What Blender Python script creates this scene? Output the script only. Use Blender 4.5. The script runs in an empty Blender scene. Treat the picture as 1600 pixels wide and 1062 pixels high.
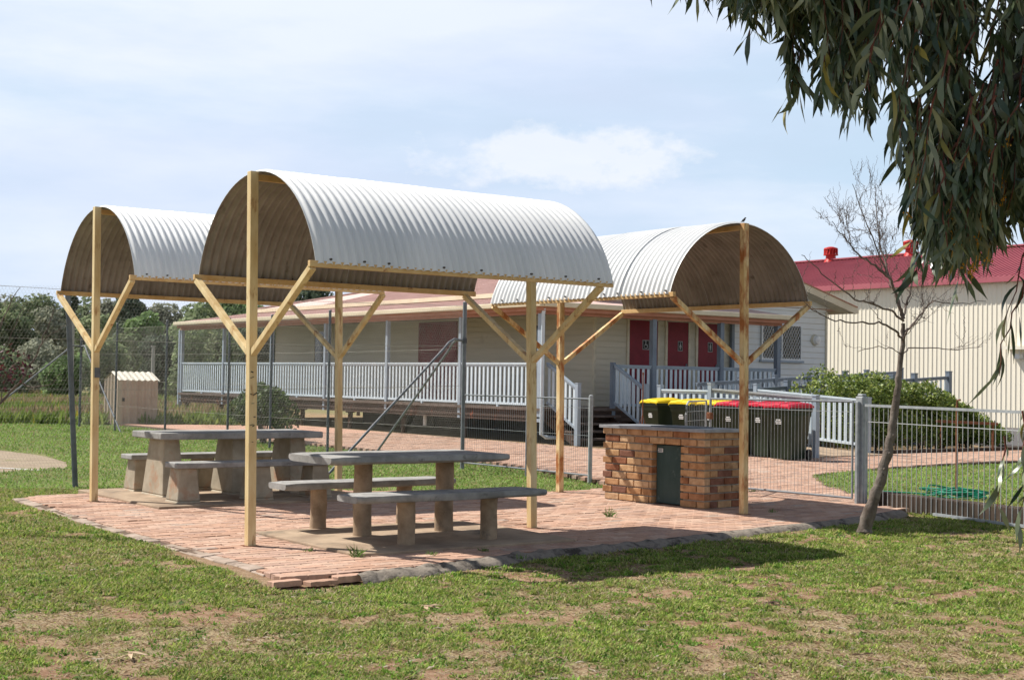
import bpy, math, random
import numpy as np
from mathutils import Vector, Matrix, noise
random.seed(7); rng = np.random.default_rng(11)
S = bpy.context.scene; COL = S.collection
PI = math.pi
# ------------------------------------------------------------------ frame
TH = math.radians(36.5); CT, ST = math.cos(TH), math.sin(TH)
OX, OY = -2.15, 11.60
def loc(x, y):                      # metres right / ahead of the viewer -> site grid
    x -= OX; y -= OY
    return (x*CT + y*ST, -x*ST + y*CT)
def locv(x, y, z): a, b = loc(x, y); return Vector((a, b, z))
EYE = 1.42
# ------------------------------------------------------------------ materials
def newmat(name):
    m = bpy.data.materials.new(name); m.use_nodes = True
    nt = m.node_tree; nt.nodes.clear()
    out = nt.nodes.new('ShaderNodeOutputMaterial'); b = nt.nodes.new('ShaderNodeBsdfPrincipled')
    nt.links.new(b.outputs[0], out.inputs[0])
    return m, nt, b
def N(nt, t, **kw):
    n = nt.nodes.new(t)
    for k, v in kw.items():
        if k in n.inputs: n.inputs[k].default_value = v
        else: setattr(n, k, v)
    return n
def c4(c): return (c[0], c[1], c[2], 1)
def ramp(nt, src, stops):
    r = nt.nodes.new('ShaderNodeValToRGB'); nt.links.new(src, r.inputs[0])
    e = r.color_ramp.elements
    while len(e) < len(stops): e.new(0.5)
    for i, (p, c) in enumerate(stops): e[i].position = p; e[i].color = c4(c)
    return r.outputs[0]
def mix(nt, f, a, b, mode='MIX'):
    m = nt.nodes.new('ShaderNodeMix'); m.data_type = 'RGBA'; m.blend_type = mode
    for s, v in ((0, f), (6, a), (7, b)):
        if hasattr(v, 'is_linked'): nt.links.new(v, m.inputs[s])
        else: m.inputs[s].default_value = v if s == 0 else c4(v)
    return m.outputs[2]
def noise_out(nt, scale, detail=4, vec=None, rough=.6, stretch=None):
    n = N(nt, 'ShaderNodeTexNoise'); n.inputs['Scale'].default_value = scale
    n.inputs['Detail'].default_value = detail; n.inputs['Roughness'].default_value = rough
    tc = N(nt, 'ShaderNodeTexCoord'); src = vec or tc.outputs['Object']
    if stretch:
        mp = N(nt, 'ShaderNodeMapping'); mp.inputs['Scale'].default_value = stretch
        nt.links.new(src, mp.inputs[0]); src = mp.outputs[0]
    nt.links.new(src, n.inputs['Vector'])
    return n.outputs['Fac']
def bump(nt, b, h, strength=.3, dist=.01):
    n = N(nt, 'ShaderNodeBump'); n.inputs['Strength'].default_value = strength; n.inputs['Distance'].default_value = dist
    nt.links.new(h, n.inputs['Height']); nt.links.new(n.outputs[0], b.inputs['Normal'])
def mat(name, col, col2=None, scale=8, rough=.7, metal=0, bmp=0, bscale=60, lo=.35, hi=.65, attr=None, stretch=None, spec=None, spots=None, bdist=.004):
    m, nt, b = newmat(name)
    b.inputs['Roughness'].default_value = rough; b.inputs['Metallic'].default_value = metal
    b.inputs['Specular IOR Level'].default_value = .22 if spec is None else spec
    if col2 is None: col2 = tuple(c*.82 for c in col)
    c = ramp(nt, noise_out(nt, scale, stretch=stretch), [(lo, col2), (hi, col)])
    if spots:                        # (colour, scale, lo, hi)
        f = ramp(nt, noise_out(nt, spots[1], 5, rough=.65, stretch=spots[4] if len(spots) > 4 else None), [(spots[2], (0,0,0)), (spots[3], (1,1,1))])
        c = mix(nt, f, c, spots[0])
    if attr:
        a = N(nt, 'ShaderNodeAttribute'); a.attribute_name = attr
        c = mix(nt, 1.0, c, a.outputs['Color'], 'MULTIPLY')
    nt.links.new(c, b.inputs['Base Color'])
    if bmp: bump(nt, b, noise_out(nt, bscale, 5), bmp, bdist)
    return m
def leafmat(name, trans=.25, rough=.5, spec=.4):   # colour per leaf from the 'tint' attribute
    m, nt, b = newmat(name)
    a = N(nt, 'ShaderNodeAttribute'); a.attribute_name = 'tint'
    nt.links.new(a.outputs['Color'], b.inputs['Base Color']); b.inputs['Roughness'].default_value = rough
    b.inputs['Specular IOR Level'].default_value = spec
    if trans:
        t = N(nt, 'ShaderNodeBsdfTranslucent'); nt.links.new(a.outputs['Color'], t.inputs[0])
        mx = N(nt, 'ShaderNodeMixShader'); mx.inputs[0].default_value = trans
        nt.links.new(b.outputs[0], mx.inputs[1]); nt.links.new(t.outputs[0], mx.inputs[2])
        nt.links.new(mx.outputs[0], nt.nodes['Material Output'].inputs[0])
    return m
M = {}
CREAM = (.76, .61, .35)
M['post'] = mat('cream_paint', CREAM, (.60, .42, .20), 5, .5, bmp=.25, stretch=(2, 2, .35), spots=((.36, .17, .06), 11, .57, .68, (1, 1, .25)))
M['post_rusty'] = mat('rusting_cream_paint', CREAM, (.60, .40, .17), 5, .55, bmp=.3, spots=((.36, .13, .04), 8, .45, .60, (1, 1, .35)), stretch=(2, 2, .4))
M['beam'] = mat('cream_beam_paint', (.68, .48, .24), (.56, .34, .14), 6, .55, spots=((.30, .12, .05), 11, .62, .72))
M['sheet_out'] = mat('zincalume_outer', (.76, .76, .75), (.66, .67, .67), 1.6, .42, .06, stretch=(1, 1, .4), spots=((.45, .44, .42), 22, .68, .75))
M['sheet_in'] = mat('zincalume_under', (.285, .255, .24), (.20, .175, .163), 3, .55, .12, spots=((.10, .08, .07), 5, .6, .75))  # same metal as outside, aged; underside shade and brick reflection put into colour
M['screw'] = mat('dark_screw', (.08, .07, .06), rough=.5)
M['concrete'] = mat('concrete_furniture', (.40, .295, .20), (.24, .17, .11), 7, .85, bmp=.5, bscale=80, spots=((.12, .10, .08), 4, .62, .76))
M['concrete_top'] = mat('concrete_tops', (.36, .35, .335), (.22, .215, .205), 6, .85, bmp=.5, bscale=90, spots=((.17, .16, .15), 14, .6, .72))
M['concrete_b'] = mat('tapered_concrete', (.43, .37, .28), (.31, .26, .19), 5, .85, bmp=.35, bscale=70, spots=((.36, .19, .11), 2.6, .58, .72))
M['slab'] = mat('slab_concrete', (.42, .315, .22), (.25, .18, .125), 3, .9, bmp=.4, spots=((.14, .12, .09), 2.3, .6, .72))
M['galv'] = mat('galvanised_tube', (.20, .215, .235), (.14, .15, .165), 9, .6, .05, bmp=.1)
M['galv_light'] = mat('galvanised_bright', (.38, .40, .41), (.27, .29, .30), 12, .55, .1)
M['bars'] = mat('bright_bars', (.56, .57, .56), (.46, .47, .47), 12, .55)
M['galv_dark'] = mat('galvanised_dark', (.15, .165, .18), (.10, .11, .12), 9, .55, .2)
M['wire'] = mat('netting_wire', (.40, .38, .34), (.30, .28, .25), 9, .6, .2)
M['slat'] = mat('pale_blue_paint', (.60, .68, .73), (.52, .60, .66), 4, .55)
M['vpost'] = mat('blue_grey_paint', (.34, .40, .46), (.29, .34, .40), 3, .55)
M['vpost_dark'] = mat('slate_paint', (.20, .24, .29), (.16, .19, .235), 3, .5)
M['siding'] = mat('cream_weatherboard', (.62, .58, .48), (.56, .52, .42), 1.2, .65, stretch=(.3, .3, 6), spots=((.42, .39, .31), 1.7, .62, .8))
M['siding_bright'] = mat('weatherboard_brightened', (.72, .74, .74), (.66, .68, .68), 1.2, .6, spots=((.5, .5, .49), 1.5, .66, .8))  # same boards as the front wall; lighter colour imitates light outside the verandah
M['maroon'] = mat('maroon_door', (.22, .018, .035), (.17, .014, .028), 3, .45)
M['roof_pink'] = mat('salmon_roof', (.68, .49, .44), (.60, .42, .37), 1.2, .6)
M['gutter'] = mat('cream_gutter', (.70, .62, .46), (.62, .53, .38), 2, .5)
M['fascia'] = mat('terracotta_fascia', (.46, .22, .15), (.38, .17, .11), 2, .6)
M['trim'] = mat('cream_trim', (.66, .61, .48), rough=.55)
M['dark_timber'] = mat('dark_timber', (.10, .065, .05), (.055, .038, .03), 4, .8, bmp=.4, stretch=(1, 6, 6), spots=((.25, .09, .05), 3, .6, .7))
M['tread'] = mat('weathered_tread', (.17, .13, .11), (.10, .075, .06), 6, .8, bmp=.3)
M['glass'] = mat('dark_window', (.02, .023, .027), rough=.08, spec=.6)
M['picto'] = mat('grey_pictogram', (.5, .5, .5), rough=.6)
M['screen'] = mat('security_screen', (.72, .74, .74), rough=.5)
M['black'] = mat('black_plastic', (.018, .018, .02), rough=.5)
M['white'] = mat('white_plastic', (.78, .78, .76), rough=.5)
M['shedwall'] = mat('cream_steel_cladding', (.86, .80, .67), (.81, .75, .62), .6, .5, stretch=(1, 1, .2))
M['hutwall'] = mat('tan_steel', (.52, .40, .31), (.45, .34, .26), 3, .6)
M['redroof'] = mat('red_steel_roof', (.43, .125, .15), (.37, .105, .13), .8, .55)
M['redvent'] = mat('red_vent', (.50, .035, .03), (.42, .03, .025), 4, .4)
M['bin_green'] = mat('dark_green_bin', (.022, .036, .019), (.016, .027, .014), 5, .5)
M['bin_black'] = mat('black_green_bin', (.022, .028, .022), (.015, .02, .016), 5, .5)
M['lid_y'] = mat('yellow_lid', (.80, .60, .02), (.70, .50, .015), 4, .45)
M['lid_r'] = mat('red_lid', (.52, .02, .045), (.42, .018, .035), 4, .45)
M['brick'] = mat('bbq_brick', (1, 1, 1), (.66, .58, .52), 11, .85, bmp=.6, bscale=120, attr='tint', spots=((.42, .33, .28), 3.2, .56, .72))
M['mortar'] = mat('mortar', (.44, .38, .31), (.32, .27, .22), 14, .95, bmp=.5)
M['bbqtop'] = mat('bbq_slab', (.36, .36, .37), (.24, .24, .25), 5, .5, .3)
M['greendoor'] = mat('green_steel_door', (.035, .062, .055), (.055, .085, .078), 6, .5, spots=((.10, .13, .12), 9, .58, .7), stretch=(1, 1, .4))
M['paver'] = mat('clay_paver', (1, 1, 1), (.80, .80, .80), 30, .9, bmp=.5, bscale=140, attr='tint', spots=((.30, .20, .15), 1.1, .54, .78))
M['sand'] = mat('joint_sand', (.17, .115, .08), (.10, .07, .05), 30, .95)
M['kerbstone'] = mat('grey_edging', (.42, .33, .27), (.28, .22, .17), 6, .9, bmp=.6, spots=((.16, .12, .09), 5, .58, .7))
M['haunch'] = mat('rough_concrete', (.37, .32, .265), (.18, .15, .12), 5, .95, bmp=.8, bscale=28, bdist=.012, spots=((.07, .058, .048), 5, .47, .62))
M['sleeper'] = mat('old_sleeper', (.085, .06, .045), (.04, .03, .022), 3, .9, bmp=.5)
M['rust'] = mat('rusty_iron', (.24, .10, .05), (.14, .06, .035), 12, .85)
M['hose'] = mat('green_hose', (.01, .22, .13), (.01, .16, .10), 5, .4)
M['bark_grey'] = mat('grey_bark', (.20, .17, .145), (.085, .065, .052), 9, .9, bmp=1, bscale=35, stretch=(1, 1, .6), spots=((.05, .04, .035), 9, .62, .68), bdist=.01)
M['twig'] = mat('grey_twig', (.17, .13, .11), (.10, .08, .07), 8, .85)
M['twig_red'] = mat('reddish_twig', (.17, .055, .04), (.09, .04, .03), 8, .7)
M['bud'] = mat('orange_buds', (.42, .22, .02), (.30, .13, .01), 30, .6)
M['bark_dark'] = mat('dark_bark', (.12, .09, .07), (.07, .05, .04), 3, .9, bmp=.5)
M['leaf'] = leafmat('leaf', .3)
M['gumleaf'] = leafmat('gum_leaf', .12, .34, .5)
M['farleaf'] = leafmat('far_leaf', .35, .8, .1)
M['grass'] = leafmat('grass_blade', .35, .65, .2)
M['clay'] = mat('clay_pitch', (.33, .26, .185), (.26, .20, .14), 3, .95, bmp=.3, spots=((.22, .20, .10), 2.2, .56, .66))
M['line'] = mat('white_line', (.78, .78, .76), rough=.8)
M['asphalt'] = mat('asphalt', (.13, .12, .12), (.09, .085, .085), 20, .95, bmp=.4)
M['dryleaf'] = mat('dry_leaf', (.55, .42, .28), (.4, .28, .18), 10, .8)
M['deadleaf'] = mat('dead_leaf', (.10, .06, .045), rough=.8)
M['bird'] = mat('dark_feathers', (.03, .028, .03), rough=.7)
M['polewood'] = mat('pale_pole', (.42, .40, .37), (.34, .32, .29), 2, .8)
def ground_mat():
    m, nt, b = newmat('ground_soil'); b.inputs['Roughness'].default_value = 1; b.inputs['Specular IOR Level'].default_value = .1
    a = N(nt, 'ShaderNodeAttribute'); a.attribute_name = 'cover'
    sep = N(nt, 'ShaderNodeSeparateColor'); nt.links.new(a.outputs['Color'], sep.inputs[0])
    soil = ramp(nt, noise_out(nt, 9, 8, rough=.7), [(.3, (.20, .10, .06)), (.5, (.31, .19, .12)), (.68, (.43, .31, .21))])
    strawn = noise_out(nt, 55, 6, rough=.75)
    straw = ramp(nt, strawn, [(.38, (.20, .13, .07)), (.62, (.50, .40, .25))])
    green = ramp(nt, noise_out(nt, 40, 6, rough=.7), [(.35, (.06, .11, .02)), (.65, (.14, .21, .05))])
    c = mix(nt, sep.outputs[1], soil, straw); c = mix(nt, sep.outputs[0], c, green)
    nt.links.new(c, b.inputs['Base Color'])
    bump(nt, b, noise_out(nt, 45, 8, rough=.75), .9, .02)
    return m
M['ground'] = ground_mat()
# ------------------------------------------------------------------ mesh builder
ORG = {}
class MB:
    def __init__(s): s.v = []; s.f = []; s.t = []; s.mi = []; s.tint = (1, 1, 1); s.m = 0
    def add(s, vs, fs):
        n = len(s.v); s.v += [tuple(v) for v in vs]
        for f in fs: s.f.append(tuple(n+i for i in f)); s.t.append(s.tint); s.mi.append(s.m)
    def box(s, a, b, R=None, o=None):
        vs = [Vector((x, y, z)) for x in (a[0], b[0]) for y in (a[1], b[1]) for z in (a[2], b[2])]
        if R is not None: vs = [R @ v for v in vs]
        if o is not None: vs = [v + Vector(o) for v in vs]
        s.add(vs, [(0,1,3,2), (4,6,7,5), (0,4,5,1), (2,3,7,6), (0,2,6,4), (1,5,7,3)])
    def beam(s, p, q, w, h, up=(0,0,1)):
        p, q = Vector(p), Vector(q); d = (q-p).normalized(); up = Vector(up)
        if abs(d.dot(up)) > .98: up = Vector((1,0,0))
        r = d.cross(up).normalized(); u = r.cross(d).normalized()
        c = [(-1,-1), (1,-1), (1,1), (-1,1)]
        vs = [e + r*(i*w/2) + u*(j*h/2) for e in (p, q) for i, j in c]
        s.add(vs, [(3,2,1,0), (4,5,6,7)] + [(k, (k+1)%4, 4+(k+1)%4, 4+k) for k in range(4)])
    def tube(s, pts, r, n=8, cap=True):
        pts = [Vector(p) for p in pts]; rs = r if isinstance(r, (list, tuple)) else [r]*len(pts)
        vs = []; ref = Vector((.31, .17, .93)); 
        d0 = (pts[-1]-pts[0]).normalized()
        if abs(d0.dot(ref.normalized())) > .9: ref = Vector((.9, .3, .1))
        for i, p in enumerate(pts):
            d = (pts[min(i+1, len(pts)-1)] - pts[max(i-1, 0)]).normalized()
            a = d.cross(ref).normalized(); b = d.cross(a)
            for k in range(n):
                t = 2*PI*k/n; vs.append(p + (a*math.cos(t) + b*math.sin(t))*rs[i])
        fs = [(i*n+k, i*n+(k+1)%n, (i+1)*n+(k+1)%n, (i+1)*n+k) for i in range(len(pts)-1) for k in range(n)]
        if cap: fs += [tuple(range(n))[::-1], tuple((len(pts)-1)*n+k for k in range(n))]
        s.add(vs, fs)
    def prism(s, poly, z0, z1):
        n = len(poly)
        vs = [(x, y, z0) for x, y in poly] + [(x, y, z1) for x, y in poly]
        s.add(vs, [tuple(range(n))[::-1], tuple(range(n, 2*n))] + [(k, (k+1)%n, n+(k+1)%n, n+k) for k in range(n)])
    def frustum(s, c, w0, d0, w1, d1, z0, z1):
        x, y = c
        vs = [(x+i*w/2, y+j*d/2, z) for w, d, z in ((w0, d0, z0), (w1, d1, z1)) for i, j in ((-1,-1), (1,-1), (1,1), (-1,1))]
        s.add(vs, [(3,2,1,0), (4,5,6,7)] + [(k, (k+1)%4, 4+(k+1)%4, 4+k) for k in range(4)])
    def quad(s, *p): s.add(p, [tuple(range(len(p)))])
def finish(o, label, cat, group, kind):
    if label: o['label'] = label
    if cat: o['category'] = cat
    if group: o['group'] = group
    if kind: o['kind'] = kind
def obj(name, mb, m, parent=None, label=None, cat=None, group=None, kind=None, bev=0, smooth=False, base=None):
    if parent is not None: base = ORG[parent.name]
    elif base is None:
        xs = [v[0] for v in mb.v]; ys = [v[1] for v in mb.v]; zs = [v[2] for v in mb.v]
        base = Vector(((min(xs)+max(xs))/2, (min(ys)+max(ys))/2, min(zs)))
    base = Vector(base)
    me = bpy.data.meshes.new(name)
    me.from_pydata([(v[0]-base[0], v[1]-base[1], v[2]-base[2]) for v in mb.v], [], mb.f)
    ms = m if isinstance(m, (list, tuple)) else [m]
    for x in ms: me.materials.append(x)
    if len(ms) > 1: me.polygons.foreach_set('material_index', mb.mi)
    if any(t != (1, 1, 1) for t in mb.t):
        ca = me.color_attributes.new('tint', 'FLOAT_COLOR', 'CORNER')
        lt = np.repeat(np.array(mb.t, dtype=np.float32), [len(f) for f in mb.f], axis=0)
        ca.data.foreach_set('color', np.concatenate([lt, np.ones((len(lt), 1), np.float32)], 1).ravel())
    me.validate()
    if smooth:
        me.polygons.foreach_set('use_smooth', [True]*len(me.polygons))
        try: me.set_sharp_from_angle(angle=math.radians(42))
        except Exception: pass
    o = bpy.data.objects.new(name, me); COL.objects.link(o)
    if parent is not None: o.parent = parent
    else: o.location = base
    ORG[o.name] = base
    if bev:
        b = o.modifiers.new('bevel', 'BEVEL'); b.width = bev; b.segments = 2; b.limit_method = 'ANGLE'; b.angle_limit = math.radians(40)
    finish(o, label, cat, group, kind)
    return o
def empty(name, at, label, cat, group=None, kind=None):
    o = bpy.data.objects.new(name, None); COL.objects.link(o); o.location = at; o.empty_display_size = .2
    ORG[o.name] = Vector(at); finish(o, label, cat, group, kind); return o
def copy_tree(o, parent=None, label=None):
    c = o.copy(); COL.objects.link(c); ORG[c.name] = ORG[o.name]
    if parent is not None: c.parent = parent
    if label: c['label'] = label
    for ch in [x for x in o.children]: copy_tree(ch, c)
    return c
def npmesh(name, V, F, m, tint=None, parent=None, base=(0,0,0), smooth=False, **kw):
    """V (n,3) float, F (k,m) int; tint per face"""
    me = bpy.data.meshes.new(name); base = Vector(base) if parent is None else ORG[parent.name]
    V = np.asarray(V, np.float32) - np.array(base, np.float32)
    F = np.asarray(F, np.int32); k, n = F.shape
    me.vertices.add(len(V)); me.vertices.foreach_set('co', V.ravel())
    me.loops.add(k*n); me.loops.foreach_set('vertex_index', F.ravel())
    me.polygons.add(k); me.polygons.foreach_set('loop_start', np.arange(0, k*n, n, dtype=np.int32))
    try: me.polygons.foreach_set('loop_total', np.full(k, n, np.int32))
    except Exception: pass
    me.materials.append(m)
    if tint is not None:
        ca = me.color_attributes.new('tint', 'FLOAT_COLOR', 'CORNER')
        lt = np.repeat(np.asarray(tint, np.float32), n, axis=0)
        ca.data.foreach_set('color', np.concatenate([lt, np.ones((len(lt), 1), np.float32)], 1).ravel())
    me.update(calc_edges=True)
    if smooth: me.polygons.foreach_set('use_smooth', [True]*k)
    o = bpy.data.objects.new(name, me); COL.objects.link(o)
    if parent is not None: o.parent = parent
    else: o.location = base
    ORG[o.name] = base
    finish(o, kw.get('label'), kw.get('cat'), kw.get('group'), kw.get('kind'))
    return o
# ------------------------------------------------------------------ noise + polygons in numpy
_L = rng.random((256, 256))
def vnoise(x, y):
    xi = np.floor(x).astype(int); yi = np.floor(y).astype(int); fx = x-xi; fy = y-yi
    fx = fx*fx*(3-2*fx); fy = fy*fy*(3-2*fy); g = lambda i, j: _L[i % 256, j % 256]
    return (g(xi, yi)*(1-fx)+g(xi+1, yi)*fx)*(1-fy) + (g(xi, yi+1)*(1-fx)+g(xi+1, yi+1)*fx)*fy
def fbm(x, y, o=4):
    s = 0; a = .5; t = 0
    for i in range(o): s = s + a*vnoise(x*2**i+17.3*i, y*2**i+9.1*i); t += a; a *= .55
    return s/t
def inside(px, py, poly):
    r = np.zeros(np.shape(px), bool); n = len(poly)
    for i in range(n):
        x0, y0 = poly[i]; x1, y1 = poly[(i+1) % n]
        c = ((y0 > py) != (y1 > py)) & (px < (x1-x0)*(py-y0)/(y1-y0+1e-12)+x0)
        r ^= c
    return r
# ------------------------------------------------------------------ layout polygons (site grid)
PATIO = [(-.56, -1.62), (-.2, -1.80), (.6, -1.72), (1.77, -1.46), (3.14, -1.34), (5.14, -1.02), (6.24, -.88), (7.0, -.70), (8.15, -.35),
         (8.2, .45), (9.0, .95), (10.2, 2.7), (11.5, 4.06), (14.5, 4.95), (17.1, 5.3), (46, 5.3), (46, 7.9), (17.4, 7.9), (17.4, 9.3), (13.6, 10.2),
         (13.6, 40), (9.2, 40), (8.9, 9.0), (8.25, 6.3), (7.75, 4.8), (7.55, 3.75), (6.7, 3.45), (5.57, 3.3), (4.6, 3.95), (3.35, 4.65), (2.6, 5.35), (1.0, 5.45), (-.12, 5.42), (-.28, 5.25), (-.50, 2.7), (-.55, 1.0)]
AOB, AOA = [-1.3, 1.0, 2.7, 5.3], [-.60, -.59, -.55, -.35]      # outer line of the edging stones
CLAY = [(-3.5, 20), (2.6, 16.6), (2.85, 14.2), (2.6, 12.2), (2.15, 10.8), (1.0, 10.3), (-4, 9.6)]
ROAD = [(25.5, 9.0), (26.5, 13.5), (33, 26), (39.2, 40), (39.2, -5), (27, -5)]
YARD = [(8.9, 9.0), (30, 9.0), (30, 42), (9.2, 42)]
gz0 = -.065
def gheight(x, y):
    near = np.clip((9 - x)/2, 0, 1)
    z = gz0 + .03*(fbm(x*.6, y*.6, 2)-.5) + .018*(fbm(x*3.1, y*3.1, 3)-.5)*near
    z = z + .042*np.clip((.1-x)/.6, 0, 1)*np.clip((y+1.9)/.5, 0, 1)*np.clip((7-y), 0, 1) + .012*(y < -1)*np.clip(x, 0, 1)
    far = np.hypot(x, y)
    z = z + np.clip(x-8.3, 0, .5)*.12*(y < 4.5)*(y > -9)
    return np.where(far > 60, gz0, z)
def cover(x, y):
    """green, straw factors"""
    n1 = fbm(x*.55+3, y*.55+8, 3); n2 = fbm(x*2.2+40, y*2.2+4, 3); n3 = fbm(x*7+11, y*7+31, 3)
    g = .22*n1 + .34*n2 + .44*n3 + .012
    # world coords from the viewer
    wx = OX + x*CT - y*ST; wy = OY + x*ST + y*CT
    bias = np.where(wy > 9.0, .017, -.002) + .035*np.clip((wy-10)/5, 0, 1)
    bias = bias - .06*np.exp(-((wx+2.4)**2/1.3 + (wy-8.3)**2/.5)) - .04*np.clip((wx-.2)/1.5, 0, 1)*np.clip((9.6-wy)/2, 0, 1)
    bias = bias + .07*np.exp(-((wx+3.4)**2/1.5 + (wy-10.2)**2/1.6)) + .08*np.exp(-((wx-3.3)**2/2.5 + (wy-11.6)**2/1.5))
    green = np.clip((g + bias - .455)/.11, 0, 1)
    green = np.where(wy > 17, np.clip(green*.4+.62, 0, 1), green)
    straw = np.clip((fbm(x*1.3+90, y*1.3+70, 4) - .46)/.12 + .5*np.clip((wx-.3), 0, 1)*np.clip((10-wy)/1.5, 0, 1), 0, 1)
    return green, straw
edge = [(-.08, -1.86), (.6, -1.73), (1.77, -1.47), (3.14, -1.35), (5.14, -1.03), (6.24, -.89), (7.0, -.71), (7.9, -.45)]
def near_patio_grow(a, b):  # keep the grass just off the kerb
    eb = np.interp(a, [e[0] for e in edge], [e[1] for e in edge])
    return ((a > np.interp(b, AOB, AOA)-.02+.05*(fbm(a*4, b*4, 2)-.5)) & (b > -1.7) & (b < 5.48) & (a < .1)) | ((a > -.75) & (a < .1) & (b > -2.0) & (b < 0)) | ((a >= .1) & (a < 8.0) & (b > eb-.15) & (b < 0))
# ------------------------------------------------------------------ GROUND
def axis(lo, hi, step, far):
    a = list(np.arange(lo, hi, step)); s = step; x = hi
    while x < far: a.append(x); s *= 1.25; x += s
    x = lo; s = step; b = []
    while x > -far: s *= 1.25; x -= s; b.append(x)
    return np.array(sorted(b) + a)
gx = axis(-8.5, 10.5, .09, 900); gy = axis(-9, 8, .09, 900)
X, Y = np.meshgrid(gx, gy, indexing='ij'); Z = gheight(X, Y)
dmg = inside(X, Y, PATIO)
Z = np.where(dmg, -.10, Z)
Z = np.where(inside(X, Y, CLAY), np.minimum(Z, gz0-.03), Z)
Z = np.where(inside(X, Y, ROAD), -.12, Z)
nx, ny = X.shape
V = np.stack([X.ravel(), Y.ravel(), Z.ravel()], 1)
ii, jj = np.meshgrid(np.arange(nx-1), np.arange(ny-1), indexing='ij')
q = (ii*ny+jj).ravel(); F = np.stack([q, q+ny, q+ny+1, q+1], 1)
gnd = npmesh('ground', V, F, M['ground'], kind='structure', smooth=True)
G, ST_ = cover(V[:, 0], V[:, 1])
far = np.hypot(V[:, 0], V[:, 1])
yard = inside(V[:, 0], V[:, 1], YARD)
G = np.where(yard, G*.15, G); ST_ = np.where(yard, .3, ST_)
edgm = near_patio_grow(V[:, 0], V[:, 1]); G = np.where(edgm, .0, G); ST_ = np.where(edgm, .35, ST_)
G = np.where(far > 45, .45, G*.8); ST_ = np.where(far > 45, .7, ST_)
ca = gnd.data.color_attributes.new('cover', 'FLOAT_COLOR', 'POINT')
ca.data.foreach_set('color', np.stack([G, ST_, G*0, G*0+1], 1).astype(np.float32).ravel())
# bedding sand under the pavers, clay pitch, road
mb = MB(); mb.prism(PATIO, -.09, -.014); obj('patio_bedding', mb, M['sand'], kind='structure')
mb = MB(); mb.prism(CLAY, -.2, -.072); obj('clay_path', mb, M['clay'], kind='structure')
mb = MB(); mb.prism(ROAD, -.3, -.03); obj('road', mb, M['asphalt'], kind='structure')
mb = MB(); a = loc(-7.6, 20.55); b = loc(-6.9, 20.9)
p0 = Vector((*loc(-9.3, 22.1), -.068)); p1 = Vector((*loc(-7.02, 20.95), -.068)); p2 = Vector((*loc(-7.9, 19.6), -.068))
mb.beam(p0, p1, .06, .004); obj('pitch_line', mb, M['line'], kind='structure')
# pavers: individual zigzag clay blocks
def tri(t): return 2*abs(2*(t-math.floor(t+.5)))-1
def warp(x, y, L, W):
    return x + .012*tri(y/W), y + .0085*tri(x/(L/2)+.25)
L_, W_ = .232, .117
palette = [(.52, .325, .235), (.54, .35, .255), (.49, .30, .21), (.55, .375, .28), (.48, .315, .24)]
PV = []; PF4 = []; PT = []
xs0, xs1, ys0, ys1 = -1, 20, -2, 25
mbp = MB()
PEX = [-1, -.55, -.2, .6, 1.77, 3.14, 5.14, 6.24, 7.0, 8.15, 8.3, 60]; PEY = [-1.70, -1.74, -1.79, -1.71, -1.45, -1.33, -1.01, -.87, -.69, -.34, -9, -9]
def paver(cx, cy, near, lift=None):
    g = .0055 if near else .006
    L, W = L_-2*g, W_-2*g
    if near:
        out = []
        for k in range(4): out.append((cx-L/2+L*k/4, cy-W/2))
        for k in range(2): out.append((cx+L/2, cy-W/2+W*k/2))
        for k in range(4): out.append((cx+L/2-L*k/4, cy+W/2))
        for k in range(2): out.append((cx-L/2, cy+W/2-W*k/2))
        out = [warp(x, y, L_, W_) for x, y in out]
    else: out = [(cx-L/2, cy-W/2), (cx+L/2, cy-W/2), (cx+L/2, cy+W/2), (cx-L/2, cy+W/2)]
    if lift is None and cx < 1e3:
        out = [(max(x, (-.592 if cy < -1.3 else float(np.interp(y, AOB, AOA))+.115)), max(y, float(np.interp(x, PEX, PEY)))) for x, y in out]
        if max(q[0] for q in out)-min(q[0] for q in out) < .03 or max(q[1] for q in out)-min(q[1] for q in out) < .02: return
    z = random.gauss(0, .0011) if lift is None else lift
    if random.random() < .025 and lift is None: z -= .006
    tx, ty = random.gauss(0, .005), random.gauss(0, .008)
    c = random.choice(palette); s = random.uniform(.90, 1.07)
    if random.random() < .03: c = (.46, .35, .28)
    mbp.tint = tuple(v*s for v in c)
    n = len(out)
    top = [(x+(cx-x)*.03, y+(cy-y)*.05, z+tx*(x-cx)+ty*(y-cy)) for x, y in out]
    mid = [(x, y, v[2]-.004) for (x, y), v in zip(out, top)]
    bot = [(x, y, -.05) for x, y in out]
    mbp.add(top+mid+bot, [tuple(range(n))] + [(n+k, n+(k+1)%n, (k+1)%n, k) for k in range(n)] + [(2*n+k, 2*n+(k+1)%n, n+(k+1)%n, n+k) for k in range(n)])
rows = int((30+2)/W_)
for r in range(rows):
    cy = -1.9 + (r+.5)*W_
    for c in range(int((26+1)/L_)):
        cx = -.75 + (c+.5+(.5 if r % 2 else 0))*L_
        if cx > 20 and cy > 9: continue
        if inside(np.array(max(cx, -.5)), np.array(cy+(.07 if cy < 0 else 0)), PATIO) and cx > -.75:
            if .62 < cx < 2.5 and -.95 < cy < .75: continue
            near = cx < 9 and cy < 6
            if not near and cy > 20: continue
            paver(cx, cy, near)
for (cx, cy, l) in ((-.62, -1.83, -.012), (-.38, -1.90, -.02), (-.50, -1.70, .0), (-.14, -1.86, -.004)): paver(cx, cy, True, l)
obj('patio_paving', mbp, M['paver'], kind='structure')
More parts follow.
